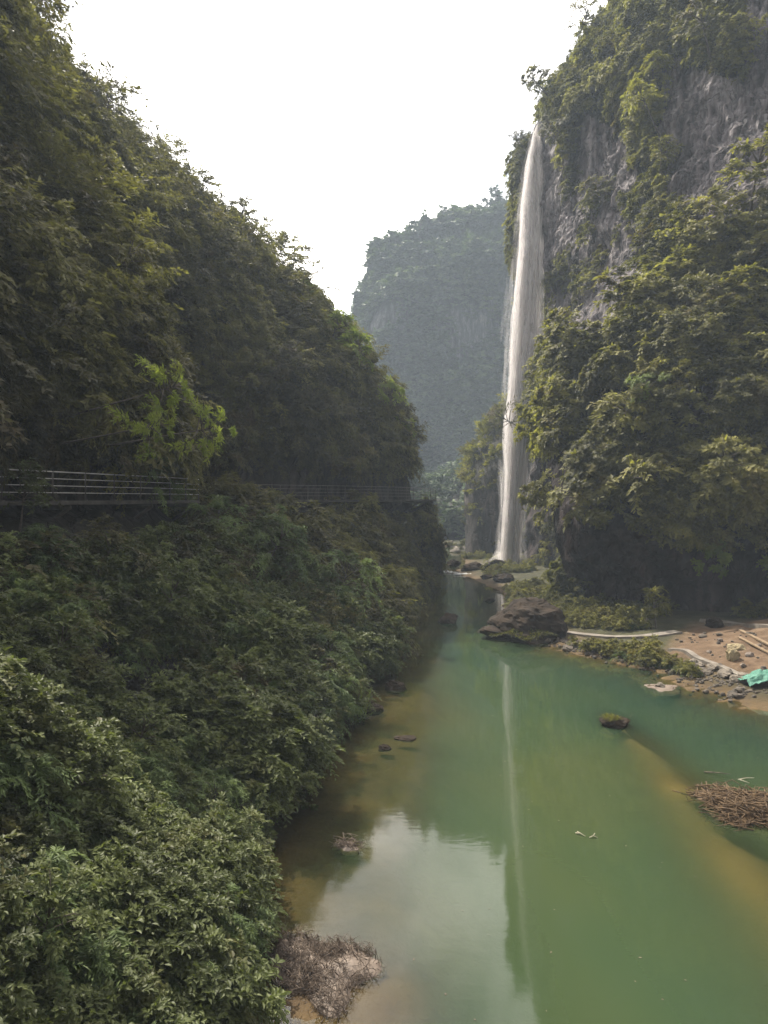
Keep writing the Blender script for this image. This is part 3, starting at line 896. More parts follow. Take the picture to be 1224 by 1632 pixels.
kind('shade_small', 'foliage', 'leaf_shade', seed=36, H=1.3, R=1.15, limbs=12, sprays=9, leaves=15, ll=0.14, lw=0.06, droop=0.7, trunk_r=0.03)
kind('bright_bush', 'foliage', 'leaf_bright', seed=70, H=2.0, R=1.7, limbs=10, sprays=7, leaves=13, ll=0.36, lw=0.16, droop=0.6)
kind('bright_branch', 'foliage', 'leaf_bright', seed=71, H=1.8, R=1.8, limbs=7, sprays=5, leaves=12, ll=0.42, lw=0.11, droop=0.35, el0=60, el1=-5)
kind('leaning_sapling', 'foliage', 'leaf_bright', seed=75, H=9.5, R=1.25, limbs=11, sprays=6, leaves=15, ll=0.24, lw=0.062, droop=0.4, el0=60, el1=-5, tall=0.60, trunk_r=0.06)
kind('yellow_bamboo', 'foliage', 'leaf_yellow', seed=72, H=3.6, R=1.8, limbs=12, sprays=8, leaves=14, ll=0.34, lw=0.12, droop=1.0, tall=0.45)
kind('lacy_tree', 'crown', 'leaf_shade', seed=73, H=4.6, R=2.5, limbs=11, sprays=6, leaves=11, ll=0.30, lw=0.13, droop=0.3, tall=0.4, trunk_r=0.09, lacy=1.15)
for i in range(2):
    kind(f'far_tree_{i}', 'crown', 'leaf_far', seed=80 + i, H=5.5, R=2.9, limbs=12, sprays=5, leaves=8, ll=0.95, lw=0.55, droop=0.3, tall=0.3, trunk_r=0.12)
kind('far_conifer', 'crown', 'leaf_far', seed=83, H=9.0, R=2.0, limbs=22, sprays=4, leaves=8, ll=0.8, lw=0.4, droop=0.5, el0=50, el1=-10, tall=0.12, trunk_r=0.12)
V_, f_, v_ = tuft_parts(90, 150, 0.9, 0.012)
me_ = mesh_np('grass_tuft_blades', V_, f_, False, {'var': v_}); me_.materials.append(M['leaf_bright'])
KIND['grass_tuft'] = (me_, None, 'blades'); SIZES['grass_tuft'] = 0.6

PLANTED = {}
SOLO = []                   # named plants: the thicket leaves them room
def frame_up(n, lean=0.45):
    u = np.array([0, 0, 1.0]) * (1 - lean) + np.asarray(n, float) * lean
    return u / np.linalg.norm(u)

def basis(u, ang):
    u = np.asarray(u, float)
    ref = np.array([1.0, 0, 0]) if abs(u[0]) < 0.8 else np.array([0, 1.0, 0])
    x = np.cross(ref, u); x /= np.linalg.norm(x)
    y = np.cross(u, x)
    return np.stack([math.cos(ang) * x + math.sin(ang) * y, -math.sin(ang) * x + math.cos(ang) * y, u], 1)

prng = random.Random(4)
def plant(name, key, pos, scale, label, cat, nrm=(0, 0, 1), lean=0.45, tint=0.5, group=None, sz=1.0):
    me, wm, part = KIND[key]
    SOLO.append((np.array(pos, float) + (frame_up(nrm, lean) * 6.6 if key == 'leaning_sapling' else np.array([0, 0, 0.5])) * scale, SIZES.get(key, 1.7) * scale))
    B_ = basis(frame_up(nrm, lean), prng.uniform(0, 6.28))
    o = empty(name)
    o.matrix_world = Matrix.Translation(Vector(pos)) @ Matrix(B_.tolist()).to_4x4() @ Matrix.Diagonal((scale, scale, scale * sz, 1))
    tag(o, label, cat, group)
    c = link(part, me, None, o); c['tint'] = tint
    if wm is not None:
        s = link('trunk' if part == 'crown' else 'stems', wm, None, o)
    PLANTED.setdefault(key, c)
    return o

def on(s, px, py):
    return at_pixel(s, px, py)

def put(s, px, py, name, key, scale, label, cat, **kw):
    p, n = on(s, px, py)
    out = kw.pop('out', 1.5 if p[1] > 38 else (0.8 if p[1] > 24 else 0.45))
    kw.setdefault('nrm', n)
    p = p + (n * 0.75 + np.array([0, 0, 0.35])) * out
    return plant(name, key, p, scale, label, cat, **kw)

def ground_at(px, py):
    y = 40.0
    for _ in range(30):
        x = (px - 612) * y / F
        z = float(ground_z(np.array([x]), np.array([y]))[0][0]); z = max(z, 0.0)
        y = 0.5 * y + 0.5 * F * (EYE - z) / (py - HZ)
    return np.array([x, y, z])

def putg(px, py, name, key, scale, label, cat, **kw):
    return plant(name, key, ground_at(px, py), scale, label, cat, lean=0, **kw)

# left bank and hillside, plant by plant
put(left, 70, 712, 'sapling', 'leaning_sapling', 0.95, out=0.0,
    label= 'sunlit yellow-green sapling leaning out of the dark hillside above the walkway', cat='sapling', lean=0.82, tint=0.9)
put(left, 95, 676, 'sapling', 'leaning_sapling', 1.0, out=0.0,
    label= 'upper sunlit sapling with long pale leaves, above the other bright sprigs', cat='sapling', lean=0.80, tint=0.8)
put(left, 130, 728, 'sapling', 'leaning_sapling', 1.1, out=0.0,
    label= 'small sunlit sapling farthest right of the bright sprigs above the walkway', cat='sapling', lean=0.82, tint=0.8)
put(left, 75, 75, 'tree', 'lacy_tree', 2.1, 'tall lacy tree against the sky at the top left corner of the hillside', 'tree', lean=0.15)
put(left, 300, 262, 'tree', 'lacy_tree', 1.15, 'tree leaning out over the slope halfway down the left skyline', 'tree', lean=0.65)
put(left, 505, 475, 'tree', 'lacy_tree', 0.9, 'thin open tree on the skyline just above the bright knoll', 'tree', lean=0.1)
put(left, 385, 400, 'tree', 'shade_tree_0', 1.1, 'dense tree with pale green crown on the lower left skyline', 'tree', lean=0.35, tint=0.95)
put(left, 200, 190, 'tree', 'shade_tree_1', 1.1, 'dark rounded tree on the upper left skyline', 'tree', lean=0.3)
put(left, 555, 520, 'bush', 'bright_bush', 1.5, 'bright green sunlit bush on the very top of the knoll', 'bush', tint=0.5)
put(left, 600, 560, 'bush', 'bright_bush', 1.3, 'bright bush on the right shoulder of the knoll, lit from behind', 'bush', tint=0.3, out=2.4)
put(left, 640, 625, 'bush', 'bright_bush', 1.2, 'feathery bright bush overhanging the knoll\'s right edge', 'bush', lean=0.7, tint=0.6, out=2.4)
put(left, 660, 690, 'bush', 'bright_bush', 0.9, 'lowest bright bush on the knoll\'s vertical right edge', 'bush', lean=0.7, tint=0.2, out=2.2)
put(left, 480, 500, 'bush', 'bright_bush', 1.1, 'small pale green bush left of the knoll top', 'bush', tint=0.3)
put(left, 215, 815, 'fern', 'fine_bush_0', 1.7, 'fern-like shrub hanging directly under the walkway rails', 'fern', lean=0.6, tint=0.8)
put(left, 330, 885, 'bush', 'fine_bush_1', 1.7, 'green feathery bush below the corner of the walkway', 'bush', tint=0.9)
put(left, 410, 930, 'bush', 'fine_bush_0', 2.2, 'green bush halfway down the slope below the walkway corner', 'bush', tint=0.8)
put(left, 530, 985, 'bush', 'fine_bush_1', 2.3, 'grass-green bush low on the slope nearest the dark cliff foot', 'bush', tint=0.9)
put(left, 40, 860, 'bush', 'broadleaf_bush_0', 1.2, 'grey-green leafy bush at the left edge under the walkway', 'bush', tint=0.2)
put(left, 60, 1090, 'bush', 'broadleaf_bush_1', 1.15, 'broadleaf bush standing highest in the near left thicket', 'bush', tint=0.5)
put(left, 190, 1235, 'bush', 'broadleaf_bush_0', 1.05, 'large rounded broadleaf bush in front of the dark hollow', 'bush', tint=0.7)
put(left, 95, 1330, 'bush', 'broadleaf_bush_1', 0.95, 'pale-leaved broadleaf bush in the middle of the near left thicket', 'bush', tint=0.9)
put(left, 50, 1560, 'bush', 'broadleaf_bush_0', 0.75, 'bush with big bright leaves at the bottom left corner', 'bush', tint=1.0)
put(left, 300, 1560, 'bush', 'fine_bush_0', 0.9, 'soft fine-leaved bush at the bottom edge beside the water', 'bush', tint=0.9)
put(left, 340, 1330, 'bush', 'fine_bush_1', 0.9, 'fine-leaved bush on the bank behind the arching grass', 'bush', tint=0.7)
put(left, 470, 1200, 'bush', 'fine_bush_0', 1.2, 'dark spreading bush drooping over the water at the bank\'s bend', 'bush', tint=0.2)
put(left, 510, 1090, 'bush', 'fine_bush_1', 1.5, 'blue-green bush by the water upstream of the bright grass tuft', 'bush', tint=0.5)
put(left, 440, 1080, 'bush', 'broadleaf_bush_1', 1.2, 'olive bush on the bank with thin upright shoots', 'bush', tint=0.6)
put(left, 250, 1010, 'bush', 'broadleaf_bush_0', 1.3, 'yellowish olive bush over the dark hollow', 'bush', tint=0.8)
put(left, 550, 1175, 'grass_tuft', 'grass_tuft', 2.2, out=0.9, label= 'bright green grass tuft hanging over the water\'s edge', cat='grass tuft', lean=0.1, tint=0.1)
put(left, 415, 1335, 'grass_tuft', 'grass_tuft', 1.25, out=0.7, label= 'arching tuft of long grass on the near bank with pale dead blades', cat='grass tuft', lean=0.1, tint=0.0)

# right cliff, plant by plant
put(right, 1045, 200, 'bamboo', 'yellow_bamboo', 1.5, 'yellow-green drooping bamboo clump on the upper cliff', 'bamboo', lean=0.3, tint=0.7)
put(right, 1030, 165, 'bamboo', 'yellow_bamboo', 1.3, 'olive bamboo clump just above the brightest yellow one', 'bamboo', lean=0.3, tint=0.2)
put(right, 1125, 100, 'tree', 'slope_tree_0', 1.3, 'tree hanging over the bare rock near the cliff\'s top right', 'tree', lean=0.6, tint=0.3)
put(right, 930, 70, 'tree', 'lacy_tree', 1.4, 'open-crowned tree on the cliff rim against the sky', 'tree', lean=0.15)
put(right, 870, 150, 'tree', 'slope_tree_1', 1.2, 'dark tree on the rim directly above the waterfall lip', 'tree', lean=0.4, tint=0.1)
put(right, 829, 235, 'tree', 'lacy_tree', 0.7, 'small dark tree clinging to the rock left of the falling water', 'tree', lean=0.6)
put(right, 905, 235, 'tree', 'slope_tree_0', 1.1, 'dark bushy tree on the rock right of the waterfall top', 'tree', lean=0.6, tint=0.1)
put(right, 1040, 285, 'tree', 'slope_tree_1', 0.9, 'small bright tree on the ledge between two bare rock faces', 'tree', lean=0.4, tint=0.9)
put(right, 848, 700, 'tree', 'lacy_tree', 1.3, out=2.4, label= 'grey twiggy tree leaning across the lower waterfall', cat='tree', lean=0.75, tint=0.3)
put(right, 1180, 350, 'tree', 'slope_tree_0', 1.6, 'large sunlit tree at the right edge below the bare cliff face', 'tree', lean=0.3, tint=0.8)
put(right, 1110, 400, 'bush', 'slope_shrub_0', 1.7, 'bright bush at the foot of the bare rock, left of the large sunlit tree', 'bush', tint=0.9)
put(right, 900, 575, 'bush', 'slope_shrub_1', 1.6, 'sunlit bush at the slope\'s upper edge beside the falling water', 'bush', tint=0.8)
put(right, 1000, 510, 'bush', 'slope_shrub_2', 1.7, 'olive sunlit bush where the bare rock meets the green slope', 'bush', tint=0.7)
put(right, 1050, 640, 'bush', 'bright_bush', 1.0, 'bright green bush in the dark middle of the right slope', 'bush', lean=0.6, tint=0.0)
put(right, 990, 690, 'bush', 'slope_shrub_0', 1.5, 'light olive bush in the middle of the right slope', 'bush', tint=0.9)
put(right, 1160, 780, 'bush', 'slope_shrub_1', 1.5, 'pale green bush low on the slope near the right edge', 'bush', tint=0.9)
put(right, 1050, 800, 'bush', 'slope_shrub_2', 1.6, 'spreading bush above the dark rock overhang', 'bush', tint=0.8)
put(right, 955, 830, 'bush', 'slope_shrub_0', 1.6, 'brownish rounded bush at the left end of the overhang', 'bush', tint=0.5)
put(right, 1130, 910, 'bush', 'bright_bush', 0.8, 'small light-green bush on the face of the dark overhang', 'bush', lean=0.7, tint=0.0)
put(right, 1222, 900, 'bush', 'bright_bush', 0.9, 'bright bush cut by the right edge of the picture', 'bush', lean=0.6, tint=0.5)
put(right, 880, 800, 'bush', 'slope_shrub_2', 1.1, 'small bush on the dark rock right of the waterfall foot', 'bush', lean=0.7, tint=0.6)
putg(1045, 1000, 'sapling', 'slope_tree_1', 0.55, 'upright light-green sapling at the foot of the overhang', 'sapling', tint=0.9, sz=1.3)
put(spur, 768, 705, 'tree', 'slope_tree_0', 1.2, out=2.2, label= 'yellow-green tree on the spur left of the waterfall', cat='tree', lean=0.5, tint=0.8)
put(spur, 794, 655, 'tree', 'slope_tree_1', 1.2, 'tree on top of the spur half behind the waterfall', 'tree', lean=0.2, tint=0.8, out=2.6)

# prototypes of the far forest are trees on the far skyline
put(far, 610, 392, 'conifer', 'far_conifer', 1.5, 'pointed conifer at the left end of the far hazy ridge', 'tree', lean=0, tint=0.4)
put(far, 722, 348, 'conifer', 'far_conifer', 1.6, 'tallest conifer on the far hazy ridge', 'tree', lean=0, tint=0.4)
put(far, 655, 374, 'tree', 'far_tree_0', 1.9, out=3.0, label= 'round tree on the far hazy ridge between the two conifers', cat='tree', lean=0, tint=0.4)
put(far, 778, 340, 'tree', 'far_tree_1', 1.9, 'round tree on the far hazy ridge close beside the waterfall', 'tree', out=3.0, lean=0, tint=0.4)

# ------------------------------------------------------------------ growth nobody could count
def euler_of(Bm):
    sy = np.hypot(Bm[:, 0, 0], Bm[:, 1, 0])
    return np.stack([np.arctan2(Bm[:, 2, 1], Bm[:, 2, 2]), np.arctan2(-Bm[:, 2, 0], sy), np.arctan2(Bm[:, 1, 0], Bm[:, 0, 0])], 1)

def scatter(name, P, Nn, keys, smin, smax, label, cat, seed, lean=0.45, tint=(0.1, 0.9), scl=None, tints=None, picks=None):
    rg = np.random.default_rng(seed)
    n = len(P)
    if n == 0:
        return
    u = np.array([0, 0, 1.0]) * (1 - lean) + Nn * lean
    u /= np.linalg.norm(u, axis=1, keepdims=True)
    ref = np.where(np.abs(u[:, :1]) < 0.8, np.array([[1.0, 0, 0]]), np.array([[0, 1.0, 0]]))
    x = np.cross(ref, u); x /= np.linalg.norm(x, axis=1, keepdims=True)
    y = np.cross(u, x)
    a = rg.uniform(0, 2 * np.pi, (n, 1))
    Bm = np.stack([np.cos(a) * x + np.sin(a) * y, -np.sin(a) * x + np.cos(a) * y, u], 2)
    me = bpy.data.meshes.new(name)
    me.vertices.add(n)
    me.vertices.foreach_set('co', np.asarray(P, np.float32).ravel())
    for k, typ, d in (('rot', 'FLOAT_VECTOR', euler_of(Bm)), ('scl', 'FLOAT', rg.uniform(smin, smax, n) if scl is None else scl),
                      ('pick', 'INT', rg.integers(0, len(keys), n) if picks is None else picks), ('tint', 'FLOAT', tints if tints is not None else np.clip(rg.normal(sum(tint) / 2, (tint[1] - tint[0]) / 3, n), 0, 1))):
        at = me.attributes.new(k, typ, 'POINT')
        if typ == 'FLOAT_VECTOR': at.data.foreach_set('vector', d.astype(np.float32).ravel())
        elif typ == 'INT': at.data.foreach_set('value', d.astype(np.int32))
        else: at.data.foreach_set('value', d.astype(np.float32))
    ob = link(name, me)
    tag(ob, label, cat, kind='stuff')
    ng = bpy.data.node_groups.new(name, 'GeometryNodeTree')
    ng.interface.new_socket('Geometry', in_out='INPUT', socket_type='NodeSocketGeometry')
    ng.interface.new_socket('Geometry', in_out='OUTPUT', socket_type='NodeSocketGeometry')
    gi = ng.nodes.new('NodeGroupInput'); go = ng.nodes.new('NodeGroupOutput')
    iop = ng.nodes.new('GeometryNodeInstanceOnPoints'); iop.inputs['Pick Instance'].default_value = True
    jg = ng.nodes.new('GeometryNodeJoinGeometry')
    for k in keys:
        oi = ng.nodes.new('GeometryNodeObjectInfo'); oi.transform_space = 'ORIGINAL'
        oi.inputs['Object'].default_value = PLANTED[k]
        g2 = ng.nodes.new('GeometryNodeGeometryToInstance')
        ng.links.new(oi.outputs['Geometry'], g2.inputs[0]); ng.links.new(g2.outputs[0], jg.inputs[0])
    def attr(nm, dt):
        q = ng.nodes.new('GeometryNodeInputNamedAttribute'); q.data_type = dt; q.inputs['Name'].default_value = nm
        return q.outputs['Attribute']
    e2r = ng.nodes.new('FunctionNodeEulerToRotation')
    ng.links.new(attr('rot', 'FLOAT_VECTOR'), e2r.inputs[0])
    ng.links.new(gi.outputs[0], iop.inputs['Points'])
    ng.links.new(jg.outputs[0], iop.inputs['Instance'])
    ng.links.new(attr('pick', 'INT'), iop.inputs['Instance Index'])
    ng.links.new(e2r.outputs[0], iop.inputs['Rotation'])
    ng.links.new(attr('scl', 'FLOAT'), iop.inputs['Scale'])
    ng.links.new(iop.outputs[0], go.inputs[0])
    md = ob.modifiers.new('growth', 'NODES'); md.node_group = ng
    return ob

def in_view(P, mx=160, my=200):
    q = proj(P)
    return (P[:, 1] > 6) & (q[:, 0] > -mx) & (q[:, 0] < 1224 + mx) & (q[:, 1] > -my) & (q[:, 1] < 1632 + my)

R0 = np.random.default_rng(77)

def grow(s, name, count, keys, smin, smax, label, cat, seed, weight=None, keep=None, lean=0.45, tint=(0.1, 0.9), cell=3.6, puff=1.5, sink=0.3, gap=0.6):
    """growth gathers in rounded crowns (cells) that stand out from the slope, with dark creases between them"""
    P, Nn, b = sample(s, count, np.random.default_rng(seed), weight)
    q = proj(P)
    r1 = np.random.default_rng(seed + 1).random(len(P))
    warp = 0.35 * np.stack([fbm(P * 0.4, 2, 201 + k) for k in range(3)], -1)
    d, cid = worley(P / cell + warp, 7)
    d2, cid2 = worley(P / (cell * 2.3) + warp, 8)
    dome = np.clip(1 - (d / 0.80) ** 2, 0, 1)
    k = in_view(P) & (P[:, 2] > 0.1) & (r1 > b) & ((dome > 0.10) | (r1 > gap))
    if keep is not None:
        k &= keep(P, q)
    P, Nn, dome, cid, cid2 = P[k], Nn[k], dome[k], cid[k], cid2[k]
    up = Nn * 0.75 + np.array([0, 0, 0.35])
    P = P + up * (puff * (dome * (0.35 + 1.0 * cid) - 0.45))[:, None] - Nn * sink
    rg = np.random.default_rng(seed + 2)
    sc = rg.uniform(smin, smax, len(P)) * (0.8 + 0.4 * cid)
    mid, wid = sum(tint) / 2, (tint[1] - tint[0]) / 2
    tn = np.clip(mid + wid * (1.1 * (cid - 0.5) + 0.9 * (cid2 - 0.5)) * 1.6 + rg.normal(0, 0.10, len(P)), 0, 1)
    k = np.ones(len(P), bool)
    if keep is not None:
        k &= keep(P, proj(P))
    for c, r_ in SOLO:
        d_ = c - np.array([0, 0, EYE]); ln = np.linalg.norm(d_); d_ = d_ / ln
        v_ = P - np.array([0, 0, EYE]); t_ = v_ @ d_
        off = np.linalg.norm(v_ - t_[:, None] * d_, axis=1)
        k &= ~((off < 0.7 * r_ + 0.5 * min(1.0, ln / 50)) & (t_ < ln + 0.2 * r_) & (t_ > ln - 6))
    pk = np.where(rg.random(len(P)) < 0.72, np.floor(((cid2 * 7.31 + cid * 0.9) % 1.0) * len(keys)), rg.integers(0, len(keys), len(P))).astype(np.int32)
    P, Nn, sc, tn, pk = P[k], Nn[k], sc[k], tn[k], pk[k]
    if s is right:
        sc = sc * np.where(P[:, 2] > 38, 0.78, 1.0)
    print(name, len(P))
    return scatter(name, P, Nn, keys, smin, smax, label, cat, seed, lean, tint, sc, tn, pk)

WALK = [(-18.6, 16), (-17.0, 22), (-14.9, 29), (-13.2, 35), (-11.6, 41), (-11.2, 44.5)]
WALK2 = [(-14.6, 53.5), (-12.8, 57.5), (-9.2, 61.5), (-3.6, 66.5), (1.2, 73), (4.3, 81), (6.2, 90)]
def clear_of_walk(P, q):
    m = np.ones(len(P), bool)
    for path in (WALK, WALK2):
        A = np.array(path, float)
        for a, b in zip(A[:-1], A[1:]):
            t = np.clip(((P[:, :2] - a) @ (b - a)) / ((b - a) @ (b - a)), 0, 1)
            d = np.linalg.norm(P[:, :2] - (a + t[:, None] * (b - a)), axis=1)
            m &= ~((q[:, 0] > 285) & (q[:, 0] < 690) & (q[:, 1] > 752) & (q[:, 1] < 838) & (P[:, 1] > 38))
            m &= ~((d < 3.0) & (P[:, 2] > 7.0) & (P[:, 2] < 11.4))
    return m

wl = np.clip((left.G[..., 1] - 14) / 12, 0, 1) * np.where((left.G[..., 1] < 46) & (left.G[..., 2] < 9), 0.0, 1.0) * np.where(left.G[..., 1] > 112, 0.2, 1.0)

# the shade kinds need one planted individual each before they can be strewn
put(left, 120, 330, 'shrub', 'shade_shrub_0', 1.5, 'olive shrub on the upper left hillside in a paler streak', 'shrub', tint=0.9)
put(left, 160, 470, 'shrub', 'shade_shrub_1', 1.5, 'olive shrub catching light in the middle of the left hillside', 'shrub', tint=0.9)
put(left, 400, 470, 'shrub', 'shade_shrub_2', 1.4, 'shrub with lit tips below the dense skyline tree', 'shrub', tint=0.9)

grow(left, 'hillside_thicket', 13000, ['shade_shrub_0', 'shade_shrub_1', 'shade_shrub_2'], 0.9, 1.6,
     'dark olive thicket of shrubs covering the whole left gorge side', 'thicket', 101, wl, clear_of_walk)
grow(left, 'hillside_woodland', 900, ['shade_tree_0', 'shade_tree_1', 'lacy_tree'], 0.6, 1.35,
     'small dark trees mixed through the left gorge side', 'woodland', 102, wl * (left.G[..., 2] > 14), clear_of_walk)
wh = (left.G[..., 1] > 16) * (left.G[..., 1] < 100) * (left.G[..., 2] > 10) * (left.G[..., 2] < 19)
grow(left, 'hanging_growth', 1100, ['shade_shrub_0', 'shade_shrub_1', 'shade_shrub_2'], 0.5, 1.0,
     'dark shrubs and creepers hanging over the wall above the walkway', 'creepers', 107, wh * 1.0, clear_of_walk, lean=0.7, puff=0.8)
wn = (left.G[..., 1] < 42) * (left.G[..., 2] < 9) * np.clip(1.6 - left.G[..., 1] / 40, 0.3, 1)
grow(left, 'bank_undergrowth', 1500, ['broadleaf_bush_0', 'broadleaf_bush_1'], 0.6, 1.0,
     'broadleaf undergrowth filling the near left bank', 'undergrowth', 103, wn * (left.G[..., 2] > 1.8), clear_of_walk, lean=0.35, cell=1.9, puff=0.8, gap=0.9)
grow(left, 'bank_ferns', 1700, ['fine_bush_0', 'fine_bush_1'], 0.55, 1.0,
     'fine-leaved ferny growth along the left water\'s edge', 'ferns', 104, wn * np.where(left.G[..., 2] < 3.0, 2.5, 0.7), clear_of_walk, lean=0.3, cell=1.8, puff=0.6)
wq = (left.G[..., 1] > 5) * (left.G[..., 1] < 21) * (left.G[..., 2] < 8.0)
grow(left, 'waterside_growth', 900, ['fine_bush_0', 'fine_bush_1', 'broadleaf_bush_0', 'broadleaf_bush_1'], 0.45, 0.85,
     'dense mixed growth at the bottom of the near left bank', 'undergrowth', 106, wq * np.where(left.G[..., 2] < 3.5, 1.6, 1.0), None, lean=0.3, cell=1.4, puff=0.45)
wz = (left.G[..., 1] > 6) * (left.G[..., 1] < 70) * (left.G[..., 2] < 1.8) * (left.G[..., 2] > -0.2)
grow(left, 'shore_growth', 2600, ['fine_bush_0', 'fine_bush_1', 'broadleaf_bush_0'], 0.5, 0.95,
     'low growth overhanging the left water\'s edge', 'undergrowth', 108, wz * 1.0, None, lean=0.5, cell=1.3, puff=0.35)
ws = ((left.G[..., 1] > 22) & (left.G[..., 1] < 66) & (left.G[..., 2] < 9.5)) * 1.0
put(left, 150, 930, 'shrub', 'shade_small', 1.3, 'dark olive shrub with fine leaves below the near walkway', 'shrub', tint=0.4)
grow(left, 'slope_ferns', 4800, ['fine_bush_0', 'broadleaf_bush_0', 'fine_bush_1', 'shade_small', 'broadleaf_bush_1'], 0.7, 1.4,
     'mixed green growth on the bank below the walkway', 'ferns', 105, ws, clear_of_walk, lean=0.4, cell=2.6, puff=1.3, gap=0.93, tint=(0.0, 0.75))

wr = np.where(right.G[..., 1] > 122, 0.1, 1.0)
def clear_of_fall(P, q):
    fx = np.interp(P[:, 2], [0, 10, 22, 40, 58, 66], [17.6, 18.1, 19.2, 20.6, 21.9, 22.8])
    fy = np.interp(P[:, 2], [0, 10, 22, 40, 58, 66], [103.5, 103.5, 104, 105.8, 107.9, 109.8])
    r_ = np.interp(P[:, 2], [0, 20, 40, 60, 66], [3.2, 3.4, 3.6, 2.6, 1.6])
    reach = np.where((q[:, 1] > 330) & (q[:, 1] < 880) & (P[:, 1] < 104), q[:, 0] - 1.5 * F / P[:, 1] < 826, False)
    lip = reach | (np.abs(q[:, 0] - 860) < 14) & (q[:, 1] > 180) & (q[:, 1] < 330) & (P[:, 1] < 110)
    return ~((np.hypot(P[:, 0] - fx, P[:, 1] - fy) < r_) & (P[:, 2] < 66)) & ~lip
grow(right, 'cliff_thicket', 12000, ['slope_shrub_0', 'slope_shrub_1', 'slope_shrub_2'], 0.65, 1.3,
     'olive shrubs covering the right slope and cliff ledges', 'thicket', 111, wr, clear_of_fall)
grow(right, 'cliff_woodland', 900, ['slope_tree_0', 'slope_tree_1'], 0.7, 1.2,
     'small trees mixed through the right slope', 'woodland', 112, wr * (right.G[..., 2] > 12), clear_of_fall)
grow(spur, 'spur_thicket', 900, ['slope_shrub_0', 'slope_shrub_1', 'slope_tree_0'], 0.8, 1.4,
     'yellow-green shrubs on the spur behind the waterfall', 'thicket', 113)
grow(far, 'far_forest', 6500, ['far_tree_0', 'far_tree_1'], 0.7, 1.7,
     'hazy blue-green forest covering the far mountain', 'forest', 114, lean=0.2, cell=11, puff=4.0)
grow(far, 'far_conifers', 300, ['far_conifer'], 0.6, 0.95,
     'pointed conifers scattered along the far mountain', 'forest', 115, (far.G[..., 2] > 88) * 1.0, lean=0.0)
grow(head, 'head_forest', 900, ['far_tree_0', 'far_tree_1'], 0.5, 0.9,
     'low wood at the far end of the river', 'forest', 116, lean=0.2)

# gorge floor growth
def img_paths(P):
    q = proj(P)
    m = np.zeros(len(P), bool)
    for pts, w_ in (([(868, 1004), (930, 1012), (985, 1016), (1035, 1014), (1095, 1006)], 11), ([(1060, 1034), (1095, 1039), (1112, 1050), (1150, 1064), (1205, 1090)], 13), ([(1105, 990), (1160, 994), (1260, 1000)], 10)):
        for a, b in zip(pts[:-1], pts[1:]):
            a, b = np.array(a, float), np.array(b, float)
            t = np.clip(((q - a) @ (b - a)) / ((b - a) @ (b - a)), 0, 1)
            m |= np.linalg.norm(q - (a + t[:, None] * (b - a)), axis=1) < w_
    return m
def floor_growth():
    rg = np.random.default_rng(120)
    x = rg.uniform(9, 34, 26000); y = rg.uniform(42, 158, 26000)
    z, soil = ground_z(x, y)
    cl = fbm(np.stack([x, y, 0 * x], 1) * 0.3, 3, 121)
    k = ~img_paths(np.stack([x, y, z], 1)) & ~img_paths(np.stack([x, y, z + 0.5], 1)) & (z > 0.12) & (soil < 0.05) & (cl > -0.10) & (x < 31) & (np.hypot(x - 17.4, y - 101) > 3.6)
    qh = proj(np.stack([x, y, z], 1)); k &= ~((qh[:, 0] > 680) & (qh[:, 0] < 775) & (qh[:, 1] > 892) & (qh[:, 1] < 930))
    P = np.stack([x, y, z - 0.05], 1)[k]
    n = np.tile([0, 0, 1.0], (len(P), 1))
    k2 = in_view(P)
    P, n = P[k2], n[k2]
    print('floor', len(P))
    scatter('floor_herbs', P, n, ['slope_shrub_0', 'slope_shrub_1', 'slope_shrub_2', 'fine_bush_0'], 0.18, 0.5,
            'low herbs and grass on the river flat below the waterfall', 'herbs', 122, 0.0, (0.4, 1.0), rg.uniform(0.12, 0.30, len(P)) * np.where(rg.random(len(P)) < 0.12, 1.9, 1.0))
floor_growth()

def shore_tussocks():
    rg = np.random.default_rng(131)
    P, S_ = [], []
    for _ in range(95):
        y = rg.uniform(41.5, 58); r = float(np.interp(y, RX[:, 0], RX[:, 1]))
        c = np.array([r + rg.uniform(0.1, 3.0 + (y > 50) * 3), y])
        for _k in range(rg.integers(4, 13)):
            x_, y_ = c + rg.normal(0, 0.45, 2)
            z_, so = ground_z(np.array([x_]), np.array([y_]))
            if z_[0] > -0.05 and so[0] < 0.3: P.append((x_, y_, z_[0] + 0.05)); S_.append(rg.uniform(0.16, 0.36))
    P = np.array(P); S_ = np.array(S_)
    k = ~img_paths(P) & ~img_paths(P + [0, 0, 0.4]); P, S_ = P[k], S_[k]
    scatter('shore_tussocks', P, np.tile([0, 0, 1.0], (len(P), 1)), ['slope_shrub_0', 'slope_shrub_2', 'fine_bush_0'], 0.2, 0.4,
            'low green tussocks along the right shore', 'tussocks', 132, 0.0, (0.4, 1.0), S_)
shore_tussocks()

def scum():
    rg = np.random.default_rng(133)
    n = 260
    c = rg.uniform([0, 11], [17, 48], (n, 2)); z, _ = ground_z(c[:, 0], c[:, 1]); c = c[z < -0.12]
    n = len(c); a = rg.uniform(0, 6.28, n)
    V, f, v = leaves_mesh(np.column_stack([c, np.full(n, 0.012)]), np.column_stack([np.cos(a), np.sin(a), 0 * a]), np.tile([0, 0, 1.0], (n, 1)), rg.uniform(0.03, 0.10, n), rg.uniform(0.015, 0.045, n), rg.random(n))
    V[:, 2] = 0.012
    tag(link('floating_leaves', mesh_np('floating_leaves', V, f, False, {'var': v}), M['twig']), 'dead leaves and flecks floating on the green water', 'leaves', kind='stuff')
scum()

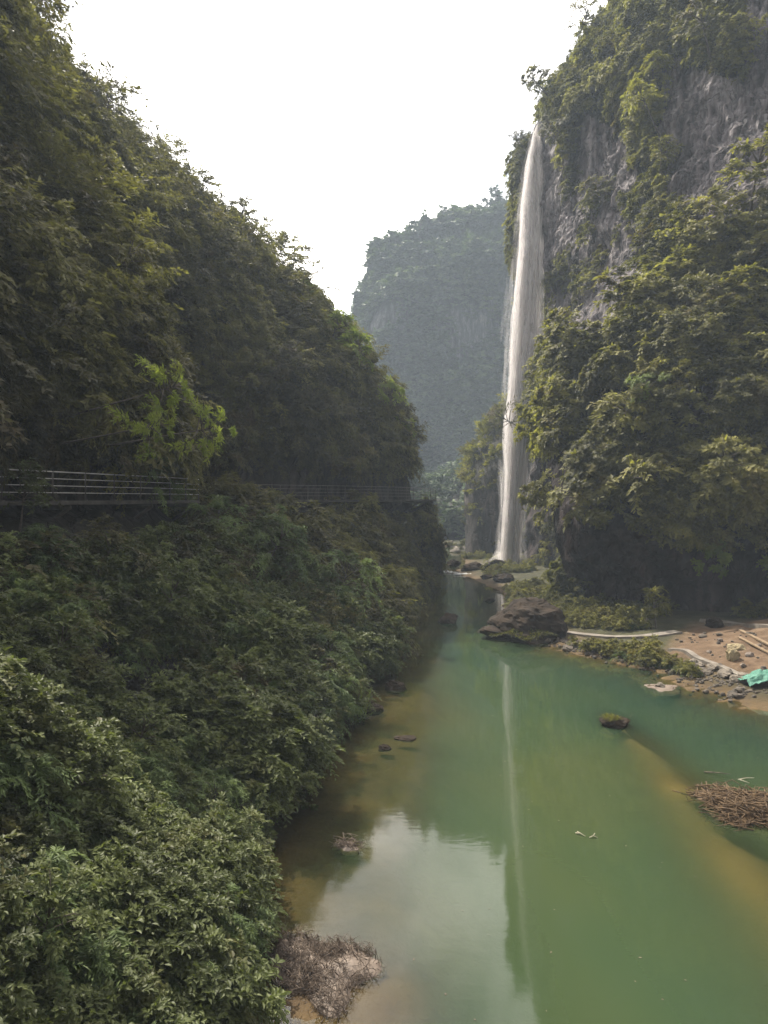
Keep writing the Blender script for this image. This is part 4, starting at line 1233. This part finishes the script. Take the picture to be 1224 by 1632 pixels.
# ------------------------------------------------------------------ the waterfall
def build_fall():
    rg = np.random.default_rng(5)
    root = empty('waterfall', (18.0, 106, 0))
    tag(root, 'tall white ribbon of water falling from the right cliff into the river', 'waterfall')
    zs =  [-0.2, 4, 9, 15, 22, 31, 41, 51, 58, 62, 66.0]
    cx =  [17.6, 17.7, 18.1, 18.6, 19.2, 19.9, 20.6, 21.3, 21.9, 22.3, 22.8]
    cy =  [103.5, 103.5, 103.5, 103.6, 104, 104.8, 105.8, 107, 107.9, 108.8, 109.8]
    hw =  [2.0, 1.65, 1.6, 2.05, 2.6, 2.7, 2.4, 1.95, 1.4, 0.95, 0.5]
    def centre(z): return np.stack([np.interp(z, zs, cx), np.interp(z, zs, cy)], -1)
    def half(z): return np.interp(z, zs, hw)
    def strands(n, lmin, lmax, wmin, wmax, spread, name, m, seed, dense=1.0):
        r2 = np.random.default_rng(seed)
        mb = MB()
        for _ in range(n):
            z1 = r2.uniform(2, 65.9); ln = r2.uniform(lmin, lmax); z0 = max(z1 - ln, -0.2)
            s = r2.normal(0, 0.42)
            if abs(s) > 1.0: s = r2.uniform(-0.7, 0.7)
            s *= spread; dpt = r2.uniform(-0.8, 0.8)
            k = max(5, int((z1 - z0) / 1.2))
            z = np.linspace(z1, z0, k)
            c = centre(z); h = half(z)
            ph = r2.uniform(0, 6.3)
            x = c[:, 0] + s * h + 0.10 * np.sin(z * 0.5 + ph) + 0.05 * np.sin(z * 1.7 + ph * 2)
            y = c[:, 1] + dpt * h * 0.45 + 0.08 * np.sin(z * 0.6 + ph)
            t = np.linspace(0, 1, k)
            w = r2.uniform(wmin, wmax) * np.sin(np.pi * np.clip(t * 0.94 + 0.03, 0, 1)) ** 0.6
            mb.add(*tube(np.stack([x, y, z], 1), w, 5, cap=False), r2.uniform(0, 1))
        return link(name, mb.mesh(name), m, root)
    def water_mat(name, alpha, a2):
        m, t = mat(name)
        d = N(t, 'ShaderNodeBsdfDiffuse'); d.inputs['Color'].default_value = (0.94, 0.91, 0.90, 1)
        tl = N(t, 'ShaderNodeBsdfTranslucent'); tl.inputs['Color'].default_value = (0.94, 0.91, 0.90, 1)
        mx = N(t, 'ShaderNodeMixShader'); mx.inputs[0].default_value = 0.55
        L(t, d.outputs[0], mx.inputs[1]); L(t, tl.outputs[0], mx.inputs[2])
        tp = N(t, 'ShaderNodeBsdfTransparent')
        n = noise(t, 1.4, 4, 0.6, stretch=(1.6, 1.6, 0.10))
        r = ramp(t, [(0.3, a2), (0.7, alpha)]); L(t, n, r.inputs['Fac'])
        m2 = N(t, 'ShaderNodeMixShader'); L(t, r.outputs['Color'], m2.inputs[0]); L(t, tp.outputs[0], m2.inputs[1]); L(t, mx.outputs[0], m2.inputs[2])
        o = N(t, 'ShaderNodeOutputMaterial'); L(t, m2.outputs[0], o.inputs[0])
        return m
    strands(560, 6, 22, 0.14, 0.44, 0.84, 'water_sheet', water_mat('fall_water', 0.46, 0.14), 1)
    strands(700, 4, 14, 0.10, 0.34, 1.22, 'spray_strands', water_mat('fall_spray', 0.08, 0.015), 2)
    # foam heap and drifting spray at the foot: many small droplet clumps
    mb = MB()
    for _ in range(620):
        a = rg.uniform(0, 6.28); r = abs(rg.normal(0, 1.7)); z = abs(rg.normal(0, 1.6)) * math.exp(-r * 0.25)
        c = np.array([17.6 + r * math.cos(a), 104.3 + r * math.sin(a), z])
        w = rg.uniform(0.15, 0.6)
        mb.tube([c - [0, 0, w], c - [0, 0, w * 0.4], c + [0, 0, w * 0.5], c + [0, 0, w]], [0.02, w * 0.8, w * 0.7, 0.02], 6)
    link('foot_spray', mb.mesh('foot_spray'), water_mat('foot_spray', 0.10, 0.03), root)['kind'] = 'stuff'
    for o in root.children:
        o.matrix_parent_inverse = Matrix.Translation(root.location).inverted()
build_fall()

# ------------------------------------------------------------------ the walkway on the cliff
def resample(path, step):
    A = np.array(path, float)
    d = np.concatenate([[0], np.cumsum(np.linalg.norm(np.diff(A, axis=0), axis=1))])
    n = max(2, int(round(d[-1] / step)) + 1)
    return cubic(d, A, np.linspace(0, d[-1], n))

def build_walk(path, label, width=1.5, rr=1.0, rail_m='steel'):
    C_ = resample(path, 0.7)
    root = empty('walkway', (C_[0][0], C_[0][1], EYE - 0.15))
    tag(root, label, 'walkway')
    t = np.gradient(C_, axis=0); t /= np.linalg.norm(t, axis=1, keepdims=True)
    nrm = np.stack([t[:, 1], -t[:, 0]], 1)            # to the river side
    ZD = EYE - 0.08
    out, inn = C_ + nrm * 0.1, C_ - nrm * (width + 1.2)
    n = len(C_)
    def ring(k): return [np.append(out[k], ZD), np.append(inn[k], ZD), np.append(inn[k], ZD - 0.18), np.append(out[k], ZD - 0.18)]
    V = np.array([ring(k) for k in range(n)]).reshape(-1, 3)
    f = [(i * 4 + j, i * 4 + (j + 1) % 4, (i + 1) * 4 + (j + 1) % 4, (i + 1) * 4 + j) for i in range(n - 1) for j in range(4)]
    f += [(0, 1, 2, 3), ((n - 1) * 4 + 3, (n - 1) * 4 + 2, (n - 1) * 4 + 1, (n - 1) * 4)]
    parts = [link('deck', mesh_np('deck', V, np.array(f), False), M['deck'], root)]
    e = C_ + nrm * 0.04
    rl = None
    for h in (1.24, 0.34, 0.64, 0.94):
        mb = MB(); mb.tube(np.column_stack([e, np.full(n, ZD + h)]), (0.020 if h < 1.2 else 0.028) * rr, 6)
        if rl is None:
            rl = link('railing', mb.mesh('railing'), M[rail_m], root); parts.append(rl)
        else:
            link('rail', mb.mesh('rail'), M[rail_m], rl)
    pm = None
    for q in resample(path, 2.2):
        k = np.argmin(np.linalg.norm(C_ - q, axis=1))
        if pm is None:
            mb = MB(); mb.tube([(0, 0, 0), (0, 0, 1.26)], 0.038, 6); mb.box((0, 0, 0.02), (0.08, 0, 0), (0, 0.08, 0), (0, 0, 0.018)); pm = mb.mesh('post')
        o = link('post', pm, M['iron'], rl); o.location = (e[k][0], e[k][1], ZD + 0.002)
    for q in resample(path, 5.5):
        k = np.argmin(np.linalg.norm(C_ - q, axis=1))
        mb = MB()
        a = np.append(out[k] - nrm[k] * 0.3, ZD - 0.30); b = np.append(inn[k], ZD - 1.9); c = np.append(inn[k], ZD - 0.30)
        mb.tube([a, c], 0.12, 6); mb.tube([a, b], 0.09, 6)
        parts.append(link('bracket', mb.mesh('bracket'), M['iron'], root))
    for o in parts:
        o.matrix_parent_inverse = Matrix.Translation(root.location).inverted()
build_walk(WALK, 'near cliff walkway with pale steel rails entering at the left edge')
build_walk(WALK2, 'far shaded cliff walkway beyond the corner, running to the gorge mouth', rr=0.8, rail_m='darkrail')

# ------------------------------------------------------------------ rocks and things on the river
def rock_mesh(name, seed, size, rough=0.5, nseg=56):
    """an angular weathered boulder: a sphere cut by random planes, then roughened"""
    rg = np.random.default_rng(seed)
    u = np.linspace(0, 2 * np.pi, nseg, endpoint=False); v = np.linspace(0.02, np.pi - 0.02, nseg // 2 + 2)
    U, Vv = np.meshgrid(u, v, indexing='ij')
    D = np.stack([np.cos(U) * np.sin(Vv), np.sin(U) * np.sin(Vv), np.cos(Vv)], -1)
    r = np.full(U.shape, 1.25)
    for _ in range(13):
        n = rg.normal(0, 1, 3); n /= np.linalg.norm(n)
        c = D @ n
        r = np.minimum(r, np.where(c > 0.05, rg.uniform(0.72, 1.0) / np.maximum(c, 0.05), 9))
    P = D * r[..., None]
    rid = 1 - 2 * np.abs(fbm(P * 2.3 + seed, 4, seed + 2))
    P = P * (1 + rough * 0.45 * fbm(P * 1.6 + seed, 4, seed)[..., None] + rough * 0.22 * rid[..., None] + rough * 0.22 * fbm(P * 6 + seed, 3, seed + 1)[..., None])
    P = P * np.asarray(size)
    n_, m_ = P.shape[:2]
    a = np.arange(n_ * m_).reshape(n_, m_)
    b = np.roll(a, -1, axis=0)
    f = np.stack([a[:, :-1], a[:, 1:], b[:, 1:], b[:, :-1]], -1).reshape(-1, 4)
    V = np.concatenate([P.reshape(-1, 3), [P[:, 0].mean(0)], [P[:, -1].mean(0)]])
    k = n_ * m_
    caps = np.concatenate([np.stack([np.full(n_, k), a[:, 0], b[:, 0]], 1), np.stack([np.full(n_, k + 1), b[:, -1], a[:, -1]], 1)])
    return mesh_np(name, V, [f, caps], False)

def rock(px, py, size, seed, label, name='rock', cat='rock', m='boulder', rz=0.0, sink=0.25, group=None, pos=None, parent=None):
    p = ground_at(px, py) if pos is None else np.array(pos, float)
    o = link(name, rock_mesh(name, seed, size), M[m], parent)
    o.location = (p[0], p[1], p[2] + size[2] * (1 - 2 * sink))
    o.rotation_euler = (0, 0, rz)
    if label: tag(o, label, cat, group)
    return o

def moss_on(seed, radius, count, zfun, key_leaf='leaf_slope'):
    rg = np.random.default_rng(seed)
    a = rg.uniform(0, 6.28, count); r = radius * np.sqrt(rg.random(count))
    B_ = np.stack([r * np.cos(a), r * np.sin(a), zfun(r, a)], 1)
    D_ = np.stack([np.cos(a) * 0.8, np.sin(a) * 0.8, rg.uniform(-0.3, 1.0, count)], 1) + rg.normal(0, 0.4, (count, 3))
    D_ /= np.linalg.norm(D_, axis=1, keepdims=True)
    N_ = np.array([0, 0, 1.0]) + rg.normal(0, 0.5, (count, 3))
    s = rg.uniform(0.10, 0.24, count)
    V, f, v = leaves_mesh(B_, D_, N_, s, s * 0.45, rg.random(count))
    return mesh_np('moss', V, f, False, {'var': v})

# the great boulder at the river's bend
bo = empty('boulder', (9.95, 53.2, 0)); tag(bo, 'huge dark brown boulder standing in the river at the foot of the flat', 'boulder')
o = link('rock_body', rock_mesh('rock_body', 7, (2.25, 1.9, 1.65)), M['boulder'], bo); o.location = (0.1, 0.3, 0.85)
o = link('ledge', rock_mesh('ledge', 9, (2.35, 1.7, 0.7)), M['boulder'], bo); o.location = (0.0, -0.3, 0.15)
o = link('moss', moss_on(3, 2.5, 2600, lambda r, a: 0.62 + 0.18 * np.sin(a * 5) - 0.06 * r), M['leaf_slope'], bo); o.location = (-0.1, -0.55, 0.1); o['kind'] = 'stuff'

rock(714, 992, (0.7, 0.6, 0.55), 11, 'lone dark rock standing in the middle of the upper river', sink=0.3)
isl = empty('islet', tuple(ground_at(978, 1156))); tag(isl, 'small rock islet with green grass on top, at the head of the brown shoal', 'islet')
o = link('rock_body', rock_mesh('rock_body', 12, (0.55, 0.45, 0.26)), M['boulder'], isl); o.location = (0.05, 0, 0.06)
V_, f_, v_ = tuft_parts(14, 170, 0.40, 0.013, 1.2)
gm = mesh_np('grass', V_, f_, False, {'var': v_})
for dx, dy, s_ in ((-0.30, 0, 1.0), (-0.08, -0.1, 1.0), (0.12, -0.12, 0.8), (-0.2, -0.28, 0.8)):
    o = link('grass', gm, M['leaf_yellow'], isl); o.location = (dx, dy, 0.27); o.scale = (s_, s_, s_)
rock(632, 1098, (0.5, 0.4, 0.28), 15, 'dark rock in the shallows beyond the bright grass tuft', sink=0.3)
rock(613, 1193, (0.26, 0.2, 0.13), 16, 'flat pale-topped rock in the brown shallows below the bright grass tuft', sink=0.35)
rock(590, 1132, (0.5, 0.35, 0.25), 61, 'low rock half under the drooping bank bushes', sink=0.35)
rock(648, 1178, (0.4, 0.25, 0.10), 18, 'thin flat slab just breaking the surface of the brown shallows', sink=0.35)
# the weir of rocks below the far pool
wr_ = [(722, 903, 1.3, .75), (742, 910, .8, .5), (757, 908, 1.5, .8), (790, 908, 1.9, .95), (775, 922, .8, .5), (805, 925, 1.4, .6)]
wl_ = ['squarish dark rock with white water on either side', 'small rock between the two white chutes of the weir',
       'reddish rock right of the white water in the weir', 'large dark rock directly at the foot of the waterfall', 'small rock in front of the weir\'s right end',
       'low mossy rock in front of the waterfall foot']
for (px, py, w_, h_), lb, sd in zip(wr_, wl_, range(20, 40)):
    rock(px, py, (w_ * 0.75, w_ * 0.55, h_ * 0.8), sd, lb, sink=0.3, group='rocks of the weir')
# white water between them
def white_water(px, py, w, d, label, seed):
    p = ground_at(px, py)
    mb = MB(); rg = np.random.default_rng(seed)
    for _ in range(40):
        x, y = rg.normal(0, w * 0.4), rg.normal(0, d * 0.4)
        l_ = rg.uniform(0.15, 0.5)
        c = np.array([x, y, 0.05 + rg.uniform(0, 0.16)])
        mb.tube([c - [l_, 0, 0.04], c, c + [l_, 0, -0.04]], [0.02, rg.uniform(0.05, 0.12), 0.02], 6)
    o = link('white_water', mb.mesh('white_water'), M['foam'])
    o.location = (p[0], p[1], 0.0)
    tag(o, label, 'white water')
M['foam'] = plain('foam', (0.70, 0.70, 0.69), (0.88, 0.88, 0.87), 5, 0.6, 0.2, 0.02)
white_water(712, 913, 1.3, 0.8, 'white chute of water at the left of the weir', 1)
white_water(738, 915, 1.3, 0.6, 'low white chute of water at the right of the weir', 2)

fr_ = [(716, 866, 0.9), (735, 874, 1.2), (724, 880, 0.9)]
fl_ = ['small far rock in the upper pool in front of the wood', 'far pale rock in the upper pool close to the spur',
       'small far rock alone in the middle of the upper pool']
for (px, py, w_), lb, sd in zip(fr_, fl_, range(41, 60)):
    rock(px, py, (w_, w_ * 0.7, 0.4), sd, lb, m='stone', sink=0.35, group='far rocks in the upper pool')

# stones along the right shore
rg = np.random.default_rng(8)
sh = [(905, 1036, .5), (925, 1030, .35), (945, 1038, .45), (1060, 1060, .5), (1085, 1063, .45), (1110, 1062, .6), (1125, 1072, .5), (1140, 1065, .45),
      (1155, 1078, .6), (1172, 1086, .5), (1185, 1080, .4), (985, 1000, .7), (1020, 990, .6), (860, 945, .9), (780, 958, .6), (1140, 1000, .9)]
sl_ = ['pale stone on the shore directly right of the huge boulder', 'small pale stone beside the path right of the huge boulder', 'yellowish stone at the water\'s edge under the low bushes', 
       'stone at the left foot of the rubble under the kerb', 'flat stone in the rubble below the kerb\'s start', 'biggest stone of the rubble under the kerb', 'purplish stone low in the rubble by the water',
       'stone close under the middle of the kerb', 'brown stone at the water below the kerb\'s middle', 'stone at the water just left of the green netting', 'small stone between the kerb and the green netting', 
       'mossy rock behind the concrete path', 'rock under the overhang beside the upright sapling', 'dark rock among the herbs in the middle of the flat', 
       'low rock in the water off the flat', 'dark slab with a shadowed face above the soil slope']
for (px, py, w_), lb, sd in zip(sh, sl_, range(100, 140)):
    dark = any(k in lb for k in ('dark', 'mossy', 'low rock', 'rock among'))
    rock(px, py, (w_ * 0.8, w_ * 0.6, w_ * 0.45), sd, lb, name='rock' if dark else 'stone', cat='rock' if dark else 'stone', m='boulder' if dark else 'stone', rz=sd, sink=0.3)

# broken stone between the kerb and the water, too many to count
def rubble():
    r_ = np.random.default_rng(140)
    V, Fc, n_ = [], [], 0
    base = [rock_mesh('x', 150 + k, (1, 0.8, 0.6), nseg=10) for k in range(5)]
    bv = []
    for me in base:
        a = np.empty(len(me.vertices) * 3, np.float32); me.vertices.foreach_get('co', a)
        bv.append((a.reshape(-1, 3), [tuple(p.vertices) for p in me.polygons])); bpy.data.meshes.remove(me)
    mb = MB()
    for _ in range(800):
        y = r_.uniform(36.5, 54); dr = r_.normal(-0.3, 0.9)
        if r_.random() < 0.18: y = r_.uniform(37, 50); dr = -r_.uniform(1, 9)
        x = float(np.interp(y, RX[:, 0], RX[:, 1])) - dr * 1.0 + 0.2
        z, so = ground_z(np.array([x]), np.array([y]))
        if dr > -1 and so[0] > 0.5 and r_.random() < 0.6: continue
        if img_paths(np.array([[x, y, float(z[0])]]))[0]: continue
        v, f = bv[r_.integers(0, 5)]
        s_ = r_.uniform(0.03, 0.14) * (2.2 if r_.random() < 0.08 else 1)
        an = r_.uniform(0, 6.28)
        Rm = np.array([[math.cos(an), -math.sin(an), 0], [math.sin(an), math.cos(an), 0], [0, 0, 1]])
        vv = (v * s_) @ Rm.T + [x, y, max(z[0], -0.1) + s_ * 0.25]
        q = np.array([p for p in f if len(p) == 4]); t3 = np.array([p for p in f if len(p) == 3])
        mb.V.append(vv); mb.Fs.append(q + mb.n); mb.Fs.append(t3 + mb.n); mb.n += len(vv); mb.A.append(np.full(len(vv), 0.5))
    M['rubble'] = plain('shore_stone', (0.030, 0.025, 0.020), (0.115, 0.095, 0.075), 1.6, 0.85, 0.5, 0.05)
    o = link('shore_rubble', mb.mesh('shore_rubble', False), M['rubble'])
    tag(o, 'broken stone strewn along the right shore below the kerb', 'rubble', kind='stuff')
rubble()

# debris heaps
def heap(name, pos, a, b, h, count, m, label, seed, tl=(0.3, 0.9), tr=0.012, mudm='mud', flat=0.25):
    rg = np.random.default_rng(seed)
    root = empty(name, pos); tag(root, label, 'debris heap')
    n_, m_ = 40, 14
    ang = np.linspace(0, 2 * np.pi, n_, endpoint=False)
    rr = np.linspace(0, 1, m_)
    A_, R_ = np.meshgrid(ang, rr, indexing='ij')
    edge = 1 + 0.22 * np.sin(2 * A_ + seed) + 0.16 * np.sin(3 * A_ + 2.3 * seed) + 0.10 * np.sin(5 * A_ + seed) + 0.3 * fbm(np.stack([np.cos(A_) * 2.5, np.sin(A_) * 2.5, 0 * A_ + seed], -1), 3, seed)
    X, Y = a * R_ * np.cos(A_) * edge, b * R_ * np.sin(A_) * edge
    def hz(x, y, rn): return h * (1 - rn ** 2) * (0.75 + 0.5 * fbm(np.stack([x * 1.5, y * 1.5, 0 * x], -1), 3, seed + 1)) - 0.06 * (rn > 0.97)
    Z = hz(X, Y, R_)
    V = np.stack([X, Y, Z], -1).reshape(-1, 3)
    ix = np.arange(n_ * m_).reshape(n_, m_); jx = np.roll(ix, -1, axis=0)
    f = np.stack([ix[:, :-1], ix[:, 1:], jx[:, 1:], jx[:, :-1]], -1).reshape(-1, 4)
    link('mound', mesh_np('mound', V, f, True), M[mudm], root)
    mb = MB()
    for _ in range(count):
        th = rg.uniform(0, 6.28); rn = math.sqrt(rg.random()) * 1.02
        ed = float(np.interp(th, ang, edge[:, -1]))
        x, y = a * rn * ed * math.cos(th), b * rn * ed * math.sin(th)
        if float(fbm(np.array([x * 2.2, y * 2.2, seed]), 2, 3)) < -0.25 and rg.random() < 0.7: continue
        z = float(hz(np.array(x), np.array(y), np.array(min(rn, 1.0)))) + rg.uniform(0, 0.10)
        d = rg.uniform(0, 6.28); l_ = rg.uniform(*tl); e = rg.normal(0, flat)
        dv = np.array([math.cos(d), math.sin(d), e]) * l_ / 2
        bend = np.array([-dv[1], dv[0], rg.uniform(-0.3, 0.3)]) * rg.uniform(-0.9, 0.9)
        c = np.array([x, y, z])
        mb.tube([c - dv, c - dv * 0.3 + bend * 0.7, c + dv * 0.3 + bend, c + dv], tr * rg.uniform(0.6, 1.5) * np.array([1, 1, 0.8, 0.4]), 4, rg.random())
    tw = link('twigs', mb.mesh('twigs'), M[m], root); tw['kind'] = 'stuff'
    return root
p = ground_at(515, 1545)
heap('debris_heap', (p[0], p[1], -0.02), 1.0, 1.3, 0.24, 2400, 'twig', 'grey-brown heap of dead twigs on mud at the near left bank', 71, tl=(0.08, 0.42), tr=0.0065, flat=0.6)
p = ground_at(1200, 1295)
heap('debris_heap', (p[0] + 0.35, p[1], -0.03), 1.75, 1.5, 0.42, 900, 'reed_debris', 'reddish-brown heap of dead reeds in the river at the right edge', 72, tl=(0.4, 1.3), tr=0.016, mudm='reed_debris', flat=0.15)
p = ground_at(552, 1348)
heap('debris_heap', (p[0], p[1], -0.02), 0.42, 0.32, 0.08, 60, 'twig', 'tiny clump of dead twigs alone in the brown shallows', 73, tl=(0.2, 0.6), tr=0.012)
p = ground_at(1055, 1096)
heap('gravel_bar', (p[0], p[1], -0.05), 1.1, 0.9, 0.15, 25, 'reed_debris', 'low ochre bar just breaking the green water off the right shore', 74, tl=(0.2, 0.5), tr=0.01)['category'] = 'gravel bar'
rock(1052, 1096, (0.22, 0.2, 0.14), 75, 'single pale stone on the low ochre bar', name='stone', cat='stone', m='stone', sink=0.1)

# floating sticks
def stick(px, py, pts, r, label, m='driftwood'):
    p = ground_at(px, py)
    mb = MB()
    for q in pts: mb.tube(q, np.linspace(r, r * 0.5, len(q)), 6)
    o = link('driftwood', mb.mesh('driftwood'), M[m]); o.location = (p[0], p[1], 0.02)
    tag(o, label, 'driftwood')
stick(924, 1331, [[(-.1, .1, 0), (0.02, 0, 0.03), (.14, -.12, 0)], [(0.02, 0, .03), (-.05, .1, .05)]], 0.018, 'left one of two white sticks floating on the green water')
stick(946, 1336, [[(-.12, 0, 0), (0, .03, 0.04), (.12, 0, 0)], [(0, .03, .04), (.08, .14, .07)]], 0.018, 'right one of two white sticks floating on the green water')
stick(1188, 1262, [[(-.25, 0, .40), (.05, .04, .44), (.35, .1, .42)], [(-.2, 0, .40), (.05, -.18, .35)]], 0.018, 'bleached forked branch lying on the reed heap')
stick(1145, 1236, [[(-.4, .25, 0.02), (0, 0, .08), (.35, -.2, .1)]], 0.025, 'pale stick jutting from the far end of the reed heap', 'twig')

# ------------------------------------------------------------------ paths, kerb, soil slope dressing
def strip(name, pts, width, thick, m, label, cat):
    """a concrete strip laid along the ground"""
    A = resample([tuple(q) for q in pts], 0.4)
    t = np.gradient(A[:, :2], axis=0); t /= np.linalg.norm(t, axis=1, keepdims=True)
    nn = np.column_stack([t[:, 1], -t[:, 0]])
    V = []
    for k in range(len(A)):
        l = A[k, :2] - nn[k] * width / 2; r = A[k, :2] + nn[k] * width / 2
        z = A[k, 2]
        V += [(*l, z), (*r, z), (*r, z - thick), (*l, z - thick)]
    n = len(A)
    f = [(i * 4 + j, (i + 1) * 4 + j, (i + 1) * 4 + (j + 1) % 4, i * 4 + (j + 1) % 4) for i in range(n - 1) for j in range(4)]
    f += [(0, 1, 2, 3), ((n - 1) * 4 + 3, (n - 1) * 4 + 2, (n - 1) * 4 + 1, (n - 1) * 4)]
    o = link(name, mesh_np(name, V, np.array(f), False), M[m])
    if label: tag(o, label, cat)
    else: tag(o, kind='structure')
    return o
def gp(px, py, dz=0.1):
    q = ground_at(px, py); return (q[0], q[1], q[2] + dz)
strip('kerb', [gp(1068, 1036, .12), gp(1095, 1039, .12), gp(1112, 1050, .12), gp(1150, 1064, .12), gp(1200, 1088, .12)], 0.38, 0.5, 'concrete', 'pale concrete kerb curving along the foot of the brown soil slope', 'kerb')
strip('path', [gp(880, 1006, .1), gp(930, 1012, .1), gp(985, 1016, .1), gp(1035, 1014, .1), gp(1080, 1008, .1)], 0.8, 0.4, 'concrete', None, None)
strip('path', [gp(1115, 990, .12), gp(1160, 994, .12), gp(1224, 998, .12), gp(1300, 1002, .12)], 1.0, 0.5, 'concrete', None, None)

def plank(a, b, r, label):
    a, b = np.array(a), np.array(b); d = b - a; l_ = np.linalg.norm(d); d /= l_
    s = np.cross(d, [0, 0, 1.0]); s /= np.linalg.norm(s); u = np.cross(s, d)
    mb = MB(); mb.box((a + b) / 2, d * l_ / 2, s * r, u * r * 0.35)
    tag(link('plank', mb.mesh('plank', False), M['timber']), label, 'plank')
plank(gp(1180, 1008, .15), gp(1240, 1040, .2), 0.12, 'upper of two timber planks lying down the brown soil slope')
plank(gp(1178, 1018, .1), gp(1240, 1052, .15), 0.10, 'lower of two timber planks lying down the brown soil slope')
rock(1168, 1052, (0.30, 0.25, 0.42), 81, 'upright pale yellow sack-like stone on the brown soil slope', name='stone', cat='stone', m='sack', sink=0.1)
rock(1175, 1034, (0.45, 0.3, 0.16), 82, 'flat yellowish stone on the soil slope above the upright pale one', name='stone', cat='stone', m='sack', sink=0.2)
for (px, py, s_), lb in zip([(1148, 1022, .14), (1195, 1046, .16), (1210, 1030, .13), (1185, 1062, .12), (1130, 1040, .10)],
                            ['small clod near the top left of the soil slope', 'clod right of the upright pale stone', 'clod between the planks and the right edge', 'small clod low on the soil slope', 'tiny clod beside the start of the kerb']):
    rock(px, py, (s_ * 1.2, s_, s_ * 0.8), int(px), lb, name='clod', cat='clod', m='mud', sink=0.2)

def netting():
    p = ground_at(1222, 1090)
    xs, ys = np.linspace(-1.15, 1.6, 80), np.linspace(-0.75, 0.95, 54)
    X, Y = np.meshgrid(xs, ys, indexing='ij')
    P = np.stack([X * 1.3, Y * 1.3, 0 * X], -1)
    rn = np.sqrt((X / 1.25) ** 2 + (Y / 0.85) ** 2)
    Z = 0.62 * np.exp(-rn ** 2 * 0.9) + 0.16 * fbm(P * 1.4, 4, 91) + 0.14 * (1 - 2 * np.abs(fbm(P * 2.6, 4, 92))) * (rn < 1.3)
    gz = ground_z(X + p[0], Y + p[1])[0]
    Z = np.maximum(Z + np.minimum(gz, p[2]), np.maximum(gz, 0) + 0.03)
    wx = 0.15 * fbm(P * 1.1 + 5, 3, 93); wy = 0.15 * fbm(P * 1.1 + 9, 3, 94)
    G = np.stack([X + p[0] + wx, Y + p[1] + wy, Z], -1)
    me = mesh_np('netting', G.reshape(-1, 3), grid_faces(*X.shape), True)
    o = link('netting', me, M['net'])
    md = o.modifiers.new('thickness', 'SOLIDIFY'); md.thickness = 0.015
    tag(o, 'crumpled mint-green netting sheet piled on the shore at the right edge', 'netting')
netting()

# ------------------------------------------------------------------ the air
def build_haze():
    mb = MB()
    mb.box((0, 400, 79), (800, 0, 0), (0, 520, 0), (0, 0, 85))
    m, t = mat('haze')
    v = N(t, 'ShaderNodeVolumePrincipled')
    v.inputs['Color'].default_value = (0.72, 0.85, 1.0, 1)
    v.inputs['Density'].default_value = HAZE_DENSITY
    v.inputs['Anisotropy'].default_value = 0.0
    o = N(t, 'ShaderNodeOutputMaterial'); L(t, v.outputs[0], o.inputs['Volume'])
    ob = link('haze', mb.mesh('haze', False), m)
    tag(ob, kind='stuff')
build_haze()
